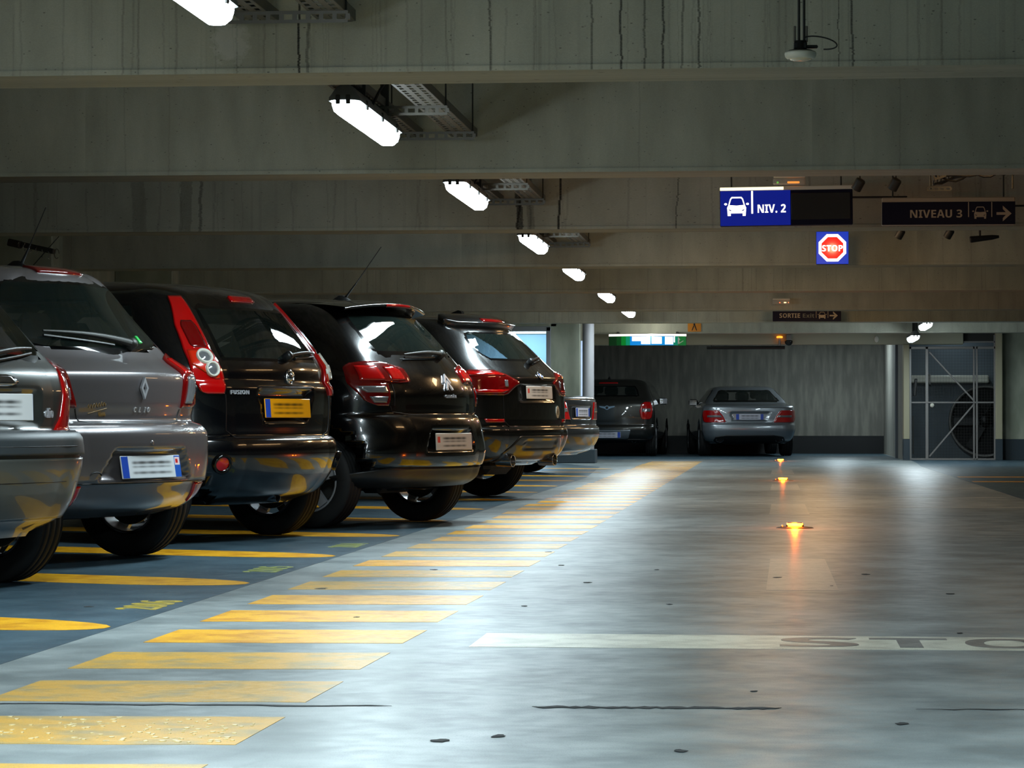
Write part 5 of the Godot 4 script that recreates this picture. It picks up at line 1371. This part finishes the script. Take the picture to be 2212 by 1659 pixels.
func build_gate() -> void:
	var t := thing("mesh_gate", "grey steel wire mesh gate with diagonal braces at the end of the lane", "gate", Vector3(2.335, 0, -48.25))
	var bar := func(n: String, a: Vector2, b: Vector2, w: float, par: Node, z := 0.0):
		var d := (b - a).normalized()
		return put(n, MB.new().box(Vector3((a.x + b.x) / 2, (a.y + b.y) / 2, z), Vector3((b - a).length(), w, 0.035), 0.004, Basis(Vector3(d.x, d.y, 0), Vector3(-d.y, d.x, 0), Vector3(0, 0, 1))), M.steel, par)
	var W := 1.47
	bar.call("frame", Vector2(0, 0.015), Vector2(W, 0.015), 0.03, t)
	bar.call("frame", Vector2(0, 1.93), Vector2(W, 1.93), 0.045, t)
	bar.call("frame", Vector2(0.015, 0), Vector2(0.015, 1.95), 0.045, t)
	bar.call("frame", Vector2(W - 0.015, 0), Vector2(W - 0.015, 2.15), 0.035, t)
	bar.call("post", Vector2(0.30, 0), Vector2(0.30, 1.95), 0.05, t)
	bar.call("post", Vector2(1.10, 0), Vector2(1.10, 1.95), 0.03, t)
	bar.call("post", Vector2(1.15, 0), Vector2(1.15, 1.95), 0.03, t)
	bar.call("rail", Vector2(0.03, 0.99), Vector2(W, 0.99), 0.028, t, 0.006)
	bar.call("rail", Vector2(0.90, 2.03), Vector2(W, 2.03), 0.03, t)
	bar.call("brace", Vector2(0.34, 1.86), Vector2(1.10, 1.02), 0.028, t, 0.004)
	bar.call("brace", Vector2(1.10, 0.96), Vector2(0.34, 0.06), 0.028, t, 0.004)
	var m := MB.new()
	var x := 0.03
	while x < W:
		m.box(Vector3(x, 0.98, 0), Vector3(0.0024, 1.9, 0.0024)); x += 0.05
	var y := 0.05
	while y < 1.92:
		m.box(Vector3(W / 2, y, 0.003), Vector3(W - 0.04, 0.0024, 0.0024)); y += 0.05
	var o := put("wire_mesh", m, M.zinc_dark, t)
	o.set_meta("kind", "stuff")
	put("knob", MB.new().lathe([[0.016, 0.0], [0.016, 0.03], [0.034, 0.04], [0.038, 0.06], [0.024, 0.075], [0.0, 0.078]], 20, Transform3D(Basis(Vector3.RIGHT, PI / 2), Vector3(0.385, 0.94, 0.015))), M.offwhite, t)
	put("closer", MB.new().box(Vector3(0.105, 1.25, -0.05), Vector3(0.05, 0.30, 0.05), 0.01, Basis(Vector3(0, 0, 1), -0.08)), M.black, t)
	put("rod", MB.new().tube([Vector3(0.065, 0.1, -0.04), Vector3(0.065, 0.75, -0.04)], 0.010), M.zinc_dark, t)

func _ready() -> void:
	# camera
	var cam := Camera3D.new()
	cam.name = "camera"
	add_child(cam)
	cam.fov = 15.7425
	cam.keep_aspect = Camera3D.KEEP_HEIGHT
	cam.near = 0.05
	cam.far = 200.0
	cam.position = Vector3(0, 0.72, 0)
	cam.rotation = Vector3(deg_to_rad(0.7049), deg_to_rad(5.370), 0)
	cam.current = true
	# air: no sky reaches this level
	var env := Environment.new()
	env.background_mode = Environment.BG_COLOR
	env.background_color = Color(0, 0, 0)
	env.tonemap_mode = Environment.TONE_MAPPER_LINEAR
	env.tonemap_exposure = 1.0
	env.sdfgi_enabled = true
	env.ssao_enabled = true
	env.ssil_enabled = true
	var we := WorldEnvironment.new()
	we.name = "environment"
	we.environment = env
	add_child(we)
	make_materials()
	# lamps of the lane
	var LE := 7.5
	var places := ["beyond the top edge, nearest of the left row", "cut by the top edge, first in view of the left row", "second of the left row, beside slotted cable trays", "third of the left row", "fourth of the left row", "fifth of the left row", "sixth of the left row", "last and farthest of the left row"]
	var zc := [-4.35, -9.52, -14.17, -18.87, -24.17, -29.07, -34.83, -40.05]
	for k in zc.size(): ceiling_lamp(-2.08, 2.20, zc[k], "fluorescent ceiling lamp " + places[k], LE * [2.4, 1.3, 1.0, 1.0, 0.75, 0.7, 0.7, 0.7][k], k >= 1 and k <= 4)
	ceiling_lamp(2.35, 2.10, -43.4, "white fluorescent ceiling lamp on the right, nearer of the two above the gate", LE * 0.5, true)
	ceiling_lamp(2.30, 1.99, -46.2, "white fluorescent ceiling lamp on the right, lower and farther of the two near the gate", LE * 0.4, true)
	ceiling_lamp(2.35, 2.20, -4.35, "fluorescent ceiling lamp outside the picture, to the right of the viewpoint", LE * 3.0, false)
	ceiling_lamp(0.2, 2.20, 2.5, "fluorescent ceiling lamp outside the picture, behind the viewpoint", LE * 3.0, false)
	ceiling_lamp(-1.75, 2.42, -49.7, "fluorescent ceiling lamp inside the recess, above the two boots", LE * 0.55, false)
	ceiling_lamp(1.3, 2.42, -54.4, "fluorescent ceiling lamp inside the recess, near its stained back wall", LE * 0.55, false)
	ceiling_lamp(3.2, 2.42, -49.6, "fluorescent ceiling lamp inside the plant room behind the gate", LE * 0.05, false)
	ceiling_lamp(-2.08, 2.36, -43.7, "fluorescent ceiling lamp hidden behind the last but one beam, near the round column", LE * 0.8, false)
	for k in [[1.5, -18.2, 0.10, "over the level 3 sign"], [0.2, -23.9, 0.34, "over the stop sign"], [0.5, -29.2, 0.34, "in the gap after the stop sign"], [0.5, -34.6, 0.30, "before the small emergency light"], [0.6, -39.6, 0.26, "over the SORTIE sign"]]:
		ceiling_lamp(k[0], 2.52, k[1], "warm white ceiling lamp hidden behind a beam, " + k[3], LE * k[2], false, true)
	build_shell()
	build_floor()
	build_cars()
	build_signs()
	build_fittings()
	studs()
	cable_tray(-6.45, -11.40, "slotted cable tray before the nearest beam, beside the first lamp")
	cable_tray(-11.90, -16.16, "slotted cable tray with two cross channels right of the second lamp")
	cable_tray(-16.66, -21.06, "slotted cable tray right of the third lamp")
	cable_tray(-21.56, -26.26, "slotted cable tray above the fourth lamp")
